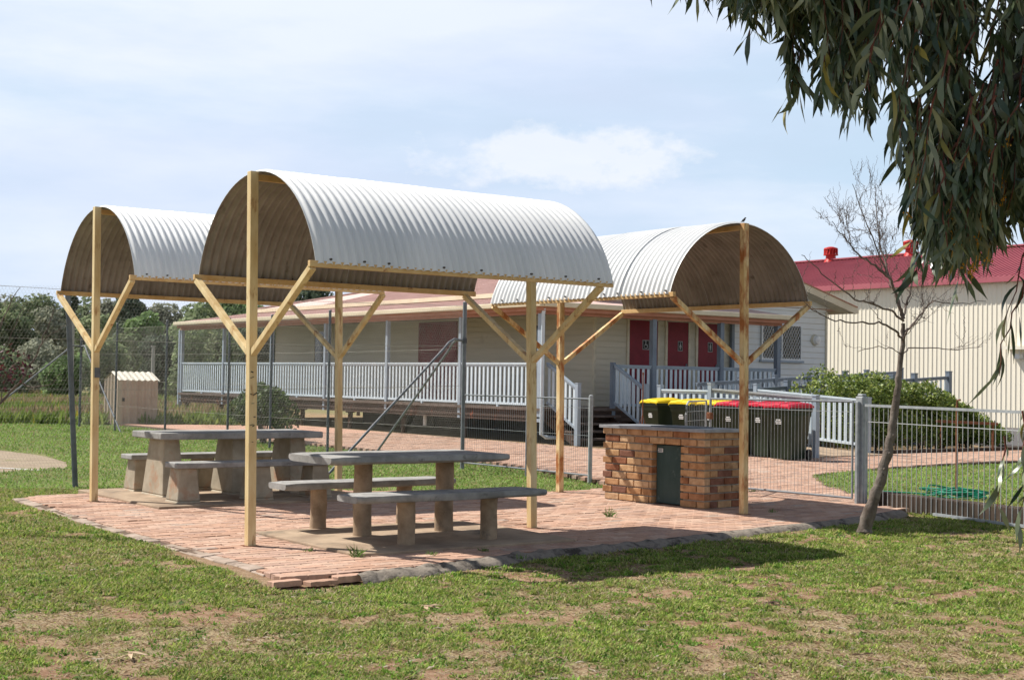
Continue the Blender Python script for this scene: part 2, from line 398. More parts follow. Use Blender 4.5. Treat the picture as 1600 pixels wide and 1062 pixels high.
mb = MB(); mb.prism([(20, 5.3), (46, 5.3), (46, 7.9), (20, 7.9)], -.05, -.002); mb.prism([(9.2, 20), (13.6, 20), (13.6, 40), (9.2, 40)], -.05, -.003)
mb.tint = (.55, .33, .24); mb.t = [mb.tint]*len(mb.f); obj('far_paving', mb, M['paver'], kind='structure')
# left edging: a row of grey header stones; right edge: rough concrete haunch
mb = MB(); y = 5.35; random.seed(3)
while y > -1.3:
    l = random.uniform(.15, .24); w = random.uniform(.10, .13); xx = float(np.interp(y, AOB, AOA))+.058+.008*math.sin(y*1.3)
    R = Matrix.Rotation(random.gauss(0, .03), 3, 'Z') @ Matrix.Rotation(random.gauss(-.06, .03), 3, 'Y')
    mb.box((-w/2, -l/2+.004, -.10), (w/2+.03, l/2-.004, .0), R, (xx, y-l/2, random.gauss(-.012, .005))); y -= l
obj('edging_stones', mb, M['kerbstone'], kind='structure', bev=.012)
V = []; F = []; pts = []
for i in range(len(edge)-1):
    n = int(math.dist(edge[i], edge[i+1])/.035)
    for k in range(n): t = k/n; pts.append((edge[i][0]*(1-t)+edge[i+1][0]*t, edge[i][1]*(1-t)+edge[i+1][1]*t))
prof = [(.03, -.012), (0, .004), (-.05, .001), (-.09, -.008), (-.13, -.028), (-.165, -.06), (-.19, -.10), (-.20, -.16)]
for i, (x, y) in enumerate(pts):
    wob = 1 + .35*(noise.noise((x*3, y*3, 0))); 
    for k, (o, z) in enumerate(prof):
        nn = (noise.noise((x*7, k*.9, 3)) * .026 + noise.noise((x*28, k*2.1, 7))*.012)*(1 if x < 3.6 else .35)
        gap = -.03 if noise.noise((x*2.1, 5, 1)) > .42 and k > 1 else 0
        V.append((x + .22*o*-1*0, y + o*wob, z + (nn+gap if k > 0 else 0)))
np_ = len(prof)
for i in range(len(pts)-1):
    for k in range(np_-1): a = i*np_+k; F.append((a, a+np_, a+np_+1, a+1))
npmesh('concrete_kerb', V, F, M['haunch'], kind='structure', smooth=True)
# ------------------------------------------------------------------ SHELTERS
TWIST = [0]
def corr_sheet(name, x0, x1, cy, hw, zl, za, off, parent, lo=0):
    rise = za-zl; r = (hw*hw+rise*rise)/(2*rise); cz = za-r; a0 = math.asin(min(1, hw/r))
    if rise > r: a0 = PI-a0
    nu = int((x1-x0)/.0762*8); nv = 30
    outer = MB()
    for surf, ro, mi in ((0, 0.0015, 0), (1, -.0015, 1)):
        vs = []
        for i in range(nu+1):
            x = x0+(x1-x0)*i/nu; d = .0115*math.cos(2*PI*x/.0762)
            for j in range(nv+1):
                t = -a0 + 2*a0*j/nv; rr = r + d + ro + off
                vs.append((x, cy+math.sin(t)*rr, cz+math.cos(t)*rr - TWIST[0]*math.sin(t)*rr/hw))
        outer.m = mi
        fs = []
        for i in range(nu):
            for j in range(nv):
                a = i*(nv+1)+j; f = (a, a+nv+1, a+nv+2, a+1); fs.append(f if surf == 0 else f[::-1])
        outer.add(vs, fs)
    n1 = (nu+1)*(nv+1); outer.m = 0
    ed = [(j, j+1) for j in range(nv)] + [(nu*(nv+1)+j+1, nu*(nv+1)+j) for j in range(nv)] + [(i*(nv+1), (i+1)*(nv+1)) for i in range(nu)][::-1] + [((i+1)*(nv+1)+nv, i*(nv+1)+nv) for i in range(nu)]
    for a, b in ed: outer.f.append((a, b, b+n1, a+n1)); outer.t.append((1,1,1)); outer.mi.append(0)
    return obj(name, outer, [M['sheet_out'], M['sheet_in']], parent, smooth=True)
def shelter(at, rot, L, xb, cy, lean, hw, zl, za, zb, pm, label):
    """axis along local x, first post at origin, last post at xb; everything relative to `at`"""
    root = empty('picnic_shelter', (0, 0, 0), label, 'shelter', 'barrel roofed picnic shelters on the brick patio')
    def P(x, y, z): return (x, y, z)
    n = 4
    for k in range(n):
        corr_sheet('roof_sheet', .03 + (L-.03)*k/n, .03 + (L-.03)*(k+1)/n + (.05 if k < n-1 else 0), cy, hw, zl, za, (.006 if abs(rot) > 1 else .0025)*(k % 2), root)
    for x in (0, xb):
        m = MB(); w = .036
        vs = [(x+i*w, (j*w) + (lean if z else 0), z) for z in (0, 1) for i, j in ((-1,-1), (1,-1), (1,1), (-1,1))]
        zt = za-.012 if x == 0 else za-.035
        vs = [(a, b, -.05 if c == 0 else zt) for a, b, c in vs]
        m.add(vs, [(3,2,1,0), (4,5,6,7)] + [(k, (k+1)%4, 4+(k+1)%4, 4+k) for k in range(4)])
        obj('post', m, pm, root, bev=.004)
        yb = lean*zb/za
        for s in (-1, 1):
            m = MB(); y1 = cy+s*(hw-.03)
            p = Vector((x+.0, yb+s*.03, zb)); q = Vector((x+.012, y1, zl-.03-s*TWIST[0]))
            m.beam(p, q, .05, .055, up=(1, 0, 0)); 
            obj('brace', m, pm, root, bev=.003)
            if x == 0 or True:
                mm = MB(); mm.box((x-.039, yb-.05, zb-.05), (x-.0365, yb+.05, zb+.04)); 
        m = MB(); m.box((x-.06, -.06, -.004), (x+.06, .06, .004)); obj('base_plate', m, M['rust'], root)
    for s in (-1, 1):
        zq = zl-.005-s*TWIST[0]; m = MB(); m.beam((-.02, cy+s*(hw-.028), zq), (L, cy+s*(hw-.028), zq), .04, .05); obj('eave_beam', m, M['beam'], root, bev=.003)
        x = .03+.0762*2
        while x < L-.05:
            dx = round((x + random.choice([-1, 0, 0, 1])*.0762)/.0762)*.0762
            m = MB(); m.tube([(dx, cy+s*(hw-.002), zl+.035-s*TWIST[0]), (dx, cy+s*(hw+.022), zl+.035-s*TWIST[0])], .009, 6); x += .0762*random.choice([3, 4, 4, 5, 7])
            obj('screw', m, M['screw'], root)
    m = MB(); m.beam((.02, cy, za-.055), (L-.02, cy, za-.055), .05, .05); obj('ridge_beam', m, M['beam'], root)
    root.location = at; root.rotation_euler = (0, 0, rot)
    return root
sh1 = shelter((0, 0, 0), 0, 3.09, 2.95, .13, .10, 1.12, 2.30, 3.145, 1.60, M['post'], 'nearest barrel roofed shelter, over the round legged concrete table')
TWIST[0] = .035
sh2 = shelter((.27, 4.44, 0), 0, 3.09, 3.07, .20, .12, 1.18, 2.39, 3.27, 1.66, M['post'], 'barrel roofed shelter on the left, over the tapered leg concrete table')
TWIST[0] = 0
sh3 = shelter((5.85, .02, 0), PI/2, 3.22, 3.2, .03, .04, 1.08, 2.335, 3.165, 1.63, M['post_rusty'], 'rust streaked barrel roofed shelter on the right, over the brick barbecue')
random.seed(31)
for sh, y0, zs in ((sh1, 0, (.86, 1.48)), (sh3, 0, (.9, 1.5))):
    for q in range(9):
        z = random.uniform(*zs); mb = MB(); w_ = random.uniform(.006, .02); base_ = Vector(sh.location) if False else Vector((0, 0, 0))
        yb = y0 + (.10 if sh is sh1 else .04)*z/3.15 - .0365; x_ = random.uniform(-.02, .02)
        mb.beam((x_-w_, yb-.0008, z-.012*random.uniform(-1, 1)), (x_+w_, yb-.0008, z+.012*random.uniform(-1, 1)), .0016, random.uniform(.004, .009)); obj('scribble', mb, M['black'], sh)
mb = MB(); mb.box((-.031, -.0365+.055, 1.36), (.031, -.032+.055-.0, 1.47)); mb.v = [(x, y-.038, z) for x, y, z in mb.v]; obj('plate', mb, M['galv_dark'], sh2)
# bird on the right shelter
br = empty('bird', (5.9, .10, 3.185), 'tiny dark bird perched on the ridge of the right hand shelter', 'bird')
mb = MB(); b0 = Vector((5.9, .14, 3.185))
mb.tube([b0+Vector((0, .06, .03)), b0+Vector((0, .03, .042)), b0+Vector((0, 0, .055)), b0+Vector((0, -.03, .075)), b0+Vector((0, -.045, .09))], [.004, .018, .026, .022, .012], 8)
mb.tube([b0+Vector((0, -.03, .085)), b0+Vector((0, -.045, .10)), b0+Vector((0, -.06, .098)), b0+Vector((0, -.08, .094))], [.010, .017, .010, .002], 8)
obj('body', mb, M['bird'], br, smooth=True)
mb = MB(); mb.beam(b0+Vector((0, .05, .035)), b0+Vector((0, .12, .012)), .02, .005); obj('tail', mb, M['bird'], br)
for s in (-1, 1):
    mb = MB(); mb.tube([b0+Vector((s*.01, -.005, .04)), b0+Vector((s*.012, -.01, -.015))], .003, 5); obj('leg', mb, M['bird'], br)
br.scale = (.55, .55, .55); br.location = (5.9, .10, 3.172)
# ------------------------------------------------------------------ TABLES AND BENCHES
def rounded_slab(mb, x0, x1, y0, y1, z0, z1, wav=.006, seed=0):
    nx = 16; w = y1-y0; t = z1-z0
    prof = [(0, .35), (.03, .08), (.10, 0), (.5, 0), (.90, 0), (.97, .08), (1, .35), (1, .75), (.985, .96), (.94, 1), (.5, 1), (.06, 1), (.015, .96), (0, .75)]
    n = len(prof); vs = []
    for i in range(nx+1):
        u = i/nx
        ux = x0 + (x1-x0)*u; sh = 1
        if i in (0, nx): sh = .955
        for k, (py, pz) in enumerate(prof):
            nn = noise.noise((ux*2.5+seed, k*.4, seed))*wav
            zz = z0+t*pz if i not in (0, nx) else z0+t*(.12+.76*pz)
            vs.append((ux, y0+w*(.5+(py-.5)*sh)+nn, zz+nn*.4))
    fs = [(i*n+k, (i+1)*n+k, (i+1)*n+(k+1)%n, i*n+(k+1)%n) for i in range(nx) for k in range(n)]
    fs += [tuple(range(n)), tuple(nx*n+k for k in range(n))[::-1]]
    mb.add(vs, fs)
def round_leg(x, y, r, h, seed):
    mb = MB(); pts = []; rs = []
    for k in range(9):
        z = -.02 + (h+.02)*k/8; pts.append((x+.002*math.sin(seed+k), y+.002*math.cos(seed*2+k), z)); rs.append(r*(1+.018*math.sin(seed*3+k*1.1)+.05*math.exp(-k*1.2)))
    mb.tube(pts, rs, 14); return mb
def leg_round(o, x, y, r, h, s): obj('leg', round_leg(x, y, r, h, s), M['concrete'], o, smooth=True)
mb = MB(); mb.prism([(.40, -1.05), (2.62, -1.07), (2.66, -.2), (2.60, .80), (.42, .78)], -.06, .022); obj('concrete_slab', mb, M['slab'], kind='structure', bev=.01)
mb = MB(); mb.prism([(.55, 3.28), (3.25, 3.28), (3.25, 5.75), (.55, 5.75)], -.06, .025); obj('concrete_slab', mb, M['slab'], kind='structure', bev=.01)
t = empty('picnic_table', (1.5, .05, .02), 'weathered grey concrete table on two round legs under the nearest shelter', 'table')
mb = MB(); rounded_slab(mb, .56, 2.42, -.36, .44, .665, .742, .010, 2); obj('tabletop', mb, M['concrete_top'], t, smooth=True)
leg_round(t, 1.10, .05, .083, .67, 1); leg_round(t, 1.96, .04, .086, .67, 2)
for (y, x0, x1, lx, lab, s) in ((-.68, .52, 2.46, (1.10, 1.95), 'concrete bench with round legs nearest the viewer, in front of the round legged table', 5), (.76, .62, 2.46, (1.05, 1.98), 'concrete bench with round legs on the far side of the round legged table', 9)):
    t = empty('bench', (1.5, y, .02), lab, 'bench', 'benches of the round legged table')
    mb = MB(); rounded_slab(mb, x0, x1, y-.18, y+.17, .385, .452, .012, s); obj('seat', mb, M['concrete_top'], t, smooth=True)
    for k, x in enumerate(lx): leg_round(t, x, y, .076, .39, s+k)
def taper_leg(o, x, y, w0, d0, w1, d1, h):
    mb = MB(); mb.frustum((x, y), w0*1.12, d0*1.08, w0, d0, .0, .045); mb.frustum((x, y), w0, d0, w1, d1, .045, h); obj('leg', mb, M['concrete_b'], o, bev=.012)
t = empty('picnic_table', (2.0, 4.62, .02), 'pale concrete table on three broad tapered legs under the left shelter', 'table')
mb = MB(); mb.box((.93, 4.2, .675), (2.98, 5.06, .75)); obj('tabletop', mb, M['concrete_top'], t, bev=.012)
for x in (1.15, 2.0, 2.75): taper_leg(t, x, 4.63, .27, .62, .19, .42, .676)
for (y, x0, x1, lx, lab) in ((3.72, .85, 2.85, (1.0, 1.88, 2.62), 'near side concrete bench of the tapered leg table, one leg stained orange'),
                         (5.36, .98, 3.05, (1.15, 1.95, 2.8), 'concrete bench with tapered legs on the far side of the tapered leg table')):
    t = empty('bench', (1.9, y, .02), lab, 'bench', 'benches of the tapered leg table')
    mb = MB(); mb.box((x0, y-.18, .395), (x1, y+.17, .455)); obj('seat', mb, M['concrete_top'], t, bev=.012)
    for x in lx: taper_leg(t, x, y, .26, .34, .20, .25, .396)
# ------------------------------------------------------------------ BRICK BARBECUE
bq = empty('brick_barbecue', (6.15, 1.4, 0), 'brick barbecue with grey top slab and green steel door under the right shelter', 'barbecue')
R = Matrix.Rotation(math.radians(4.2), 3, 'Z'); o0 = Vector((5.84, .62, 0))
W2, D2 = 1.62, .66      # along b, along a
random.seed(5)
core = MB(); core.box((.022, .022, -.02), (D2-.022, .33, .85), R, o0); core.box((.022, .82, -.02), (D2-.022, W2-.022, .85), R, o0)
core.box((.24, .33, -.02), (D2-.022, .82, .85), R, o0); core.box((.022, .33, .70), (.24, .82, .85), R, o0)
obj('mortar', core, M['mortar'], bq)
bk = MB(); H = .0865; tones = [(.55, .335, .17), (.58, .37, .20), (.49, .275, .135), (.60, .40, .235), (.52, .30, .155)]; darks = [(.38, .18, .09), (.33, .14, .075), (.44, .22, .11), (.25, .12, .08)]
def brk(x0, y0, x1, y1, z, dark):
    c = random.choice(darks if random.random() < dark else tones); s = random.uniform(.93, 1.07); bk.tint = tuple(v*s for v in c)
    j = random.uniform(-.002, .002); bk.box((x0+j, y0, z+.0075), (x1+j, y1, z+H-.0075), R, o0)
for c in range(10):
    z = c*H; off = 0 if c % 2 else -.12
    # front face (normal -a): depth .1, runs along b ; opening b .35-.80 below course 8
    y = 0 if c % 2 == 0 else .0
    segs = []; first = .23 if c % 2 else .11; y = 0
    while y < W2-.02:
        l = first if y == 0 else .23; segs.append((y, min(y+l, W2))); y += l+.015
    for (a, b) in segs:
        if b-a < .03: continue
        if c < 8:
            if a < .36:
                if b > .33: b = .36
                if b-a < .03: continue
            elif b > .80:
                a = max(a, .81)
                if b-a < .03: continue
            else: continue
        d = .25 if a < .6 else .12
        brk(0, a, .10, b, z, .20 + (.25 if c > 7 and a > .3 else 0))
    # right face (normal -b) runs along a
    x = .11 if c % 2 else .24
    if c % 2 == 0: brk(.10+.01, 0, .23, .10, z, .3)
    x = .11 if c % 2 else .24
    while x < D2-.02: brk(x, 0, min(x+.23, D2), .10, z, .4); x += .243
    x = 0.11
    while x < D2-.02: brk(x, W2-.10, min(x+.23, D2), W2, z, .2); x += .24
    y = .11
    while y < W2-.12: brk(D2-.10, y, D2, min(y+.23, W2-.11), z, .2); y += .24
    if c < 8:   # reveals of the opening and its back
        x = .11
        while x < .3: brk(x, .26, min(x+.11, .34), .36, z, .4); brk(x, .81, min(x+.11, .34), .91, z, .4); x += .12
obj('brickwork', bk, M['brick'], bq, bev=.007)
mb = MB(); mb.box((-.035, -.035, .866), (D2+.03, W2+.03, .89), R, o0); mb.box((-.04, -.04, .855), (-.034, W2+.03, .892), R, o0); mb.box((-.04, -.04, .855), (D2+.03, -.034, .892), R, o0)
obj('top_slab', mb, M['bbqtop'], bq, bev=.003)
mb = MB(); mb.box((.12, .35, .890), (.55, .95, .902), R, o0); obj('hotplate', mb, M['galv_dark'], bq, bev=.004)
mb = MB(); mb.box((.075, .37, .015), (.10, .80, .685), R, o0); dr = obj('door', mb, M['greendoor'], bq, bev=.003)
mb = MB(); mb.box((.068, .70, .60), (.0745, .775, .645), R, o0); obj('label_plate', mb, M['white'], dr)
mb = MB()
for k in range(3): mb.box((.0655, .708, .608+k*.012), (.0675, .77-.01*(k % 2), .613+k*.012), R, o0)
obj('label_text', mb, M['black'], dr)
mb = MB(); mb.box((.055, .385, .30), (.0745, .405, .38), R, o0); mb.box((.06, .372, .5), (.0745, .385, .56), R, o0); obj('handle', mb, M['galv_dark'], dr)
mb = MB(); mb.tube([Vector((.66, .05, .40)), Vector((.72, .03, .40)), Vector((.75, .02, .36))], .012, 8); mb.tube([Vector((.70, .0, .42)), Vector((.70, .06, .44))], .008, 6)
mb.v = [tuple(R @ Vector(v) + o0) for v in mb.v]; obj('tap', mb, M['rust'], bq)
# ------------------------------------------------------------------ FENCES
FA = 7.70     # fence line: a = FA
def hexnet(name, p0, p1, z0, z1, cell, r, parent, sag=None, ztop=None):
    """real wire netting between ground points p0,p1"""
    p0 = Vector(p0); p1 = Vector(p1); Lf = (p1-p0).length; d = (p1-p0)/Lf
    w = cell; h = cell*.9; nx = int(Lf/w); nz = int((z1-z0)/(h))
    E = []
    I, J = np.meshgrid(np.arange(nx), np.arange(nz), indexing='ij'); I = I.ravel(); J = J.ravel()
    ox = (J % 2)*w/2; x = I*w+ox; z = z0+J*h
    segs = []
    segs.append((x, z, x, z+h*.45)); segs.append((x, z+h*.45, x+w/2, z+h)); segs.append((x, z+h*.45, x-w/2, z+h))
    A = np.concatenate([np.stack([s[0], s[1]], 1) for s in segs]); B = np.concatenate([np.stack([s[2], s[3]], 1) for s in segs])
    A[:, 0] = np.clip(A[:, 0], 0, Lf); B[:, 0] = np.clip(B[:, 0], 0, Lf)
    wob = lambda P: .025*np.sin(P[:, 0]*1.7+P[:, 1]*2.1)+.012*np.sin(P[:, 0]*5.3+1)
    nrm = np.array([-d[1], d[0]])
    def to3(P):
        k = wob(P); wz = .015*np.sin(P[:, 0]*2.3)*(P[:, 1]/z1)
        if ztop is not None: wz = wz + (ztop-z1)*(P[:, 0]/Lf)*(P[:, 1]/z1)
        return np.stack([p0[0]+d[0]*P[:, 0]+nrm[0]*k, p0[1]+d[1]*P[:, 0]+nrm[1]*k, P[:, 1]+wz], 1)
    A3, B3 = to3(A), to3(B); D = B3-A3; D /= np.linalg.norm(D, axis=1)[:, None]+1e-9
    n1 = np.tile(np.array([nrm[0], nrm[1], 0]), (len(A3), 1)); s1 = np.cross(D, n1)
    offs = [s1*r, -s1*.5*r+n1*.87*r, -s1*.5*r-n1*.87*r]
    V = np.concatenate([A3+o for o in offs]+[B3+o for o in offs]); n = len(A3); ar = np.arange(n)
    F = np.concatenate([np.stack([ar+k*n, ar+((k+1)%3)*n, ar+(3+(k+1)%3)*n, ar+(3+k)*n], 1) for k in range(3)])
    return npmesh(name, V, F, M['wire'], parent=parent)
def line_wire(parent, p0, p1, r=.0025, sag=.03, name='tension_wire'):
    p0, p1 = Vector(p0), Vector(p1); mb = MB(); n = 14
    pts = [p0.lerp(p1, k/n) - Vector((0, 0, sag*4*(k/n)*(1-k/n))) for k in range(n+1)]
    mb.tube(pts, r, 5); obj(name, mb, M['wire'], parent)
# F1 : tall netting fence along the house side of the court
f1 = empty('netting_fence', (FA, 8.1, 0), 'tall wire netting fence on grey pipe posts in front of the long verandah', 'fence')
bs = [8.1, 12.6, 15.0, 17.0, 20.4, 23.6, 26.2]
tops = [2.66, 2.66, 2.64, 2.62, 2.66, 2.66, 2.66]
for b, h in zip(bs, tops):
    mb = MB(); mb.tube([(FA, b, -.1), (FA, b, h)], .034 if b in (8.1, 26.2) else .026, 10)
    mb.tube([(FA, b, h-.005), (FA, b, h+.012)], [.038, .02], 10); obj('post', mb, M['galv_dark'] if b != 8.1 else M['galv'], f1, smooth=True)
hexnet('netting', (FA+.03, 8.1, 0), (FA+.03, 26.2, 0), 0, 2.55, .040, .0009, f1)
for z in (2.56, 1.9, 1.25, .6): line_wire(f1, (FA+.03, 8.1, z), (FA+.03, 26.2, z), .003, .04)
def brace_pipe(par, pb, dirv, z=2.02, length=2.35, r=.021):
    p = Vector((*pb, 0)); d = Vector((*dirv, 0)).normalized(); mb = MB()
    mb.tube([p+Vector((0, 0, z)), p+d*.22+Vector((0, 0, z+.02)), p+d*.34+Vector((0, 0, z-.04)), p+d*.44+Vector((0, 0, z-.14)), p+d*length+Vector((0, 0, -.08))], r, 8)
    mb.tube([p+Vector((0, 0, z-.04)), p+Vector((0, 0, z+.04))], .042, 10); obj('brace', mb, M['galv'], par, smooth=True)
brace_pipe(f1, (FA, 8.1), (0, 1), 2.03, 2.9)
brace_pipe(f1, (FA, 26.2), (0, -1), 2.1, 3.0)
# F2 : netting fence behind the left shelter
f2 = empty('netting_fence', (1.0, 7.15, 0), 'tall wire netting fence crossing behind the left shelter, hung on a leaning grey post', 'fence')
mb = MB(); mb.tube([(1.0, 7.13, -.1), (.86, 7.2, 2.42)], .036, 10); obj('post', mb, M['galv_dark'], f2, smooth=True)
mb = MB(); mb.tube([(-6, 6.9, -.1), (-6, 6.9, 2.5)], .036, 10); obj('post', mb, M['galv_dark'], f2, smooth=True)
hexnet('netting', (-2.2, 7.05, 0), (FA, 8.1, 0), 0, 2.5, .046, .0008, f2, ztop=2.62)
for z in (2.5, 1.85, 1.2): line_wire(f2, (-2.2, 7.05, z), (FA, 8.1, z+.1), .003, .05)
brace_pipe(f2, (FA, 8.1), (-1, -.14), 2.03, 2.75)
# F4 : far side of the court, runs away to the left
f4 = empty('netting_fence', (FA, 26.2, 0), 'pipe braced far end of the court fence, behind the left shelter post', 'fence')
brace_pipe(f4, (FA, 26.2), (-1, -.1), 2.1, 3.0)
for a in (3.5, -1, -5):
    mb = MB(); mb.tube([(a, 25.8, -.1), (a, 25.8, 2.5)], .024, 8); obj('post', mb, M['galv_dark'], f4)
for z in (2.5, 1.2): line_wire(f4, (FA, 26.2, z), (-5, 25.6, z), .003, .05)
# low welded pool fence
def weldpanel(mb, p0, p1, z0, z1, sp, r=.0022, loops=True, rails=(.0, .08)):
    p0, p1 = Vector((*p0, 0)), Vector((*p1, 0)); Lf = (p1-p0).length; n = int(Lf/sp)
    for k in range(n+1):
        p = p0.lerp(p1, k/n); mb.tube([p+Vector((0, 0, z0)), p+Vector((0, 0, z1))], r, 4, cap=False)
lf = empty('mesh_fence', (FA, 6.5, 0), 'low welded mesh fence with silver posts left of the barbecue', 'fence')
for b, h in ((6.35, 1.24), (4.85, 1.20)):
    mb = MB(); mb.tube([(FA, b, -.1), (FA, b, h-.02), (FA, b, h), (FA, b, h+.012)], [.032, .032, .03, .012], 12); obj('post', mb, M['galv_light'] if b < 6 else M['galv'], lf, smooth=True)
mb = MB(); weldpanel(mb, (FA, 8.06), (FA, 4.88), .06, 1.14, .05)
for z in (1.02, .62): mb.tube([(FA, 8.06, z), (FA, 4.88, z)], .0028, 4)
obj('mesh_panel', mb, M['galv_light'], lf)
for z, r in ((1.15, .013), (.05, .013)):
    mb = MB(); mb.tube([(FA, 8.08, z), (FA, 4.87, z)], r, 8); obj('rail', mb, M['galv'], lf)
# second gate leaf standing open, seen behind the barbecue
g2 = empty('gate', (7.9, 3.55, 0), 'small open mesh gate leaf with rounded corner behind the barbecue', 'gate')
h0 = Vector((8.02, 2.82, 0)); ge = Vector((7.16, 2.31, 0))
mb = MB(); top = 1.17
pts = [h0+Vector((0, 0, .08)), h0+Vector((0, 0, top)), ge+(h0-ge)*.12+Vector((0, 0, top)), ge+(h0-ge)*.03+Vector((0, 0, top-.05)), ge+Vector((0, 0, top-.16)), ge+Vector((0, 0, .12)), h0+Vector((0, 0, .08))]
mb.tube(pts, .014, 8); obj('frame', mb, M['galv_light'], g2, smooth=True)
mb = MB()
for k in range(1, 12):
    p = h0.lerp(ge, k/12); mb.tube([p+Vector((0, 0, .1)), p+Vector((0, 0, top-.02))], .003, 5)
for k in range(1, 9): z = .08+k*.12; mb.tube([h0+Vector((0, 0, z)), ge+Vector((0, 0, z))], .003, 5)
obj('mesh_panel', mb, M['galv_light'], g2)
# main gate leaf and hinge post
gt = empty('gate', (7.95, 1.6, 0), 'wide mesh gate leaf closed between the barbecue and the thick silver post', 'gate')
GA, GB = Vector((8.14, .44, 0)), Vector((8.02, 2.74, 0))
mb = MB()
for k in range(1, 42):
    p = GA.lerp(GB, k/42); mb.tube([p+Vector((0, 0, .07)), p+Vector((0, 0, 1.20))], .0024, 4, cap=False)
for z in (1.09,): mb.tube([GA+Vector((0, 0, z)), GB+Vector((0, 0, z))], .003, 5)
obj('mesh_panel', mb, M['galv_light'], gt)
for (p, q, r) in (((GA, 1.215), (GB, 1.20), .014), ((GA, .055), (GB, .055), .014)):
    mb = MB(); mb.tube([p[0]+Vector((0, 0, p[1])), q[0]+Vector((0, 0, q[1]))], r, 8); obj('rail', mb, M['galv'], gt)
mb = MB(); mb.tube([GB+Vector((0, 0, .05)), GB+Vector((0, 0, 1.21))], .018, 10); obj('stile', mb, M['galv_light'], gt); mb = MB(); mb.tube([GA+Vector((0, 0, .05)), GA+Vector((0, 0, 1.22))], .014, 8); obj('stile', mb, M['galv_light'], gt)
mb = MB(); mb.box((7.98, 2.70, .93), (8.04, 2.78, 1.02)); obj('latch', mb, M['rust'], gt, bev=.008)
rf = empty('mesh_fence', (8.2, .39, 0), 'silver welded mesh fence running right from the thick square gate post', 'fence')
mb = MB(); mb.box((8.15, .30, -.1), (8.26, .41, 1.28)); mb.box((8.165, .315, 1.281), (8.245, .395, 1.31)); obj('post', mb, M['galv_light'], rf, bev=.012)
mb = MB(); mb.box((8.105, .335, -.1), (8.148, .375, 1.22)); obj('post', mb, M['galv_light'], rf, bev=.006)
RA, RB = Vector((8.18, .28, 0)), Vector((7.45, -4.2, 0))
mb = MB(); n = int((RA-RB).length/.078)
for k in range(n+1):
    p = RA.lerp(RB, k/n); mb.tube([p+Vector((0, 0, -.03)), p+Vector((0, 0, 1.16))], .0042, 5, cap=False)
mb.tube([RA+Vector((0, 0, .98)), RB+Vector((0, 0, .95))], .004, 5)
obj('mesh_panel', mb, M['bars'], rf)
mb = MB(); mb.beam(RA+Vector((0, 0, 1.175)), RB+Vector((0, 0, 1.15)), .03, .03); obj('rail', mb, M['galv_light'], rf)
mb = MB(); mb.beam(RA.lerp(RB, .25)+Vector((0, 0, -.02)), RB+Vector((0, 0, -.03)), .03, .03); obj('rail', mb, M['galv_light'], rf)
mb = MB(); mb.box((-.09, -.1, -.12), (.09, 4.6, .14), Matrix.Rotation(math.radians(180+(-9.3)), 3, 'Z') , (8.42, .25, 0)); obj('timber_sleeper', mb, M['sleeper'], label='dark weathered timber sleeper lying along the foot of the right hand mesh fence', cat='sleeper', bev=.012)
mb = MB(); mb.box((17.4, 7.95, -.05), (46, 8.07, .07)); obj('timber_edging', mb, M['sleeper'], label='long dark timber edging between the brick path and the hedge', cat='edging', bev=.01)
# standpipe and hose
sp = Vector((10.0, .30, 0))
mb = MB(); mb.tube([sp+Vector((0, 0, -.1)), sp+Vector((0, 0, 1.18))], .017, 8); mb.tube([sp+Vector((0, 0, 1.18)), sp+Vector((0, 0, 1.24)), sp+Vector((0, -.05, 1.25))], .012, 6)
obj('standpipe', mb, M['rust'], label='rusty garden standpipe standing in the grass behind the right hand fence', cat='standpipe')
mb = MB(); pts = []; random.seed(8)
for k in range(260):
    t = k/260*2*PI*9.3; rr = .26+.10*math.sin(k*.13)+.05*math.sin(k*.41)
    pts.append(sp+Vector((math.cos(t)*rr*.8+.06, math.sin(t)*rr*1.25+.06, .0+.10*(k/260)+.03*math.sin(k*.37))))
for k in range(14): pts.append(sp+Vector((-.15-.02*k, .35+.05*k, .03)))
mb.tube(pts, .010, 6); obj('garden_hose', mb, M['hose'], label='loose coil of green garden hose on the grass at the foot of the standpipe', cat='hose', smooth=True)

# ------------------------------------------------------------------ HOUSE
hs = empty('house', (17.3, 16.27, 0), 'raised cream weatherboard house with salmon roof, pale blue verandah railing and maroon doors', 'house')
def siding(mb, p0, p1, z0, z1, out, h=.15, t=.014):
    """lapped boards from p0 to p1, outward normal out"""
    p0 = Vector((*p0, 0)); p1 = Vector((*p1, 0)); o = Vector((*out, 0)); z = z0
    g = .014
    while z < z1-.001:
        zz = min(z+h, z1); a, b = p0+o*t, p1+o*t
        mb.quad((a.x, a.y, z+g), (b.x, b.y, z+g), (b.x, b.y, zz), (a.x, a.y, zz))
        mb.quad((p0.x-o.x*.008, p0.y-o.y*.008, z+g), (p1.x-o.x*.008, p1.y-o.y*.008, z+g), (b.x, b.y, z+g), (a.x, a.y, z+g))
        mb.quad((a.x, a.y, zz), (b.x, b.y, zz), (p1.x-o.x*.008, p1.y-o.y*.008, zz), (p0.x-o.x*.008, p0.y-o.y*.008, zz)); z = zz
WA, WB, WA2, WB2 = 17.3, 16.27, 26.0, 33.8
mb = MB(); mb.box((WA+.01, WB+.01, .46), (WA2, WB2, 3.52)); siding(mb, (WA, WB2), (WA, WB), .76, 3.5, (-1, 0)); siding(mb, (WA, WB), (22.1, WB), .76, 3.42, (0, -1))
obj('wall', mb, M['siding'], hs)
mb = MB(); siding(mb, (22.1, WB), (WA2, WB), .5, 3.56, (0, -1), .165, .014)
mb.add([(16.9, WB-.004, 3.5), (26.4, WB-.004, 3.6), (21.7, WB-.004, 4.80)], [(0, 1, 2)])
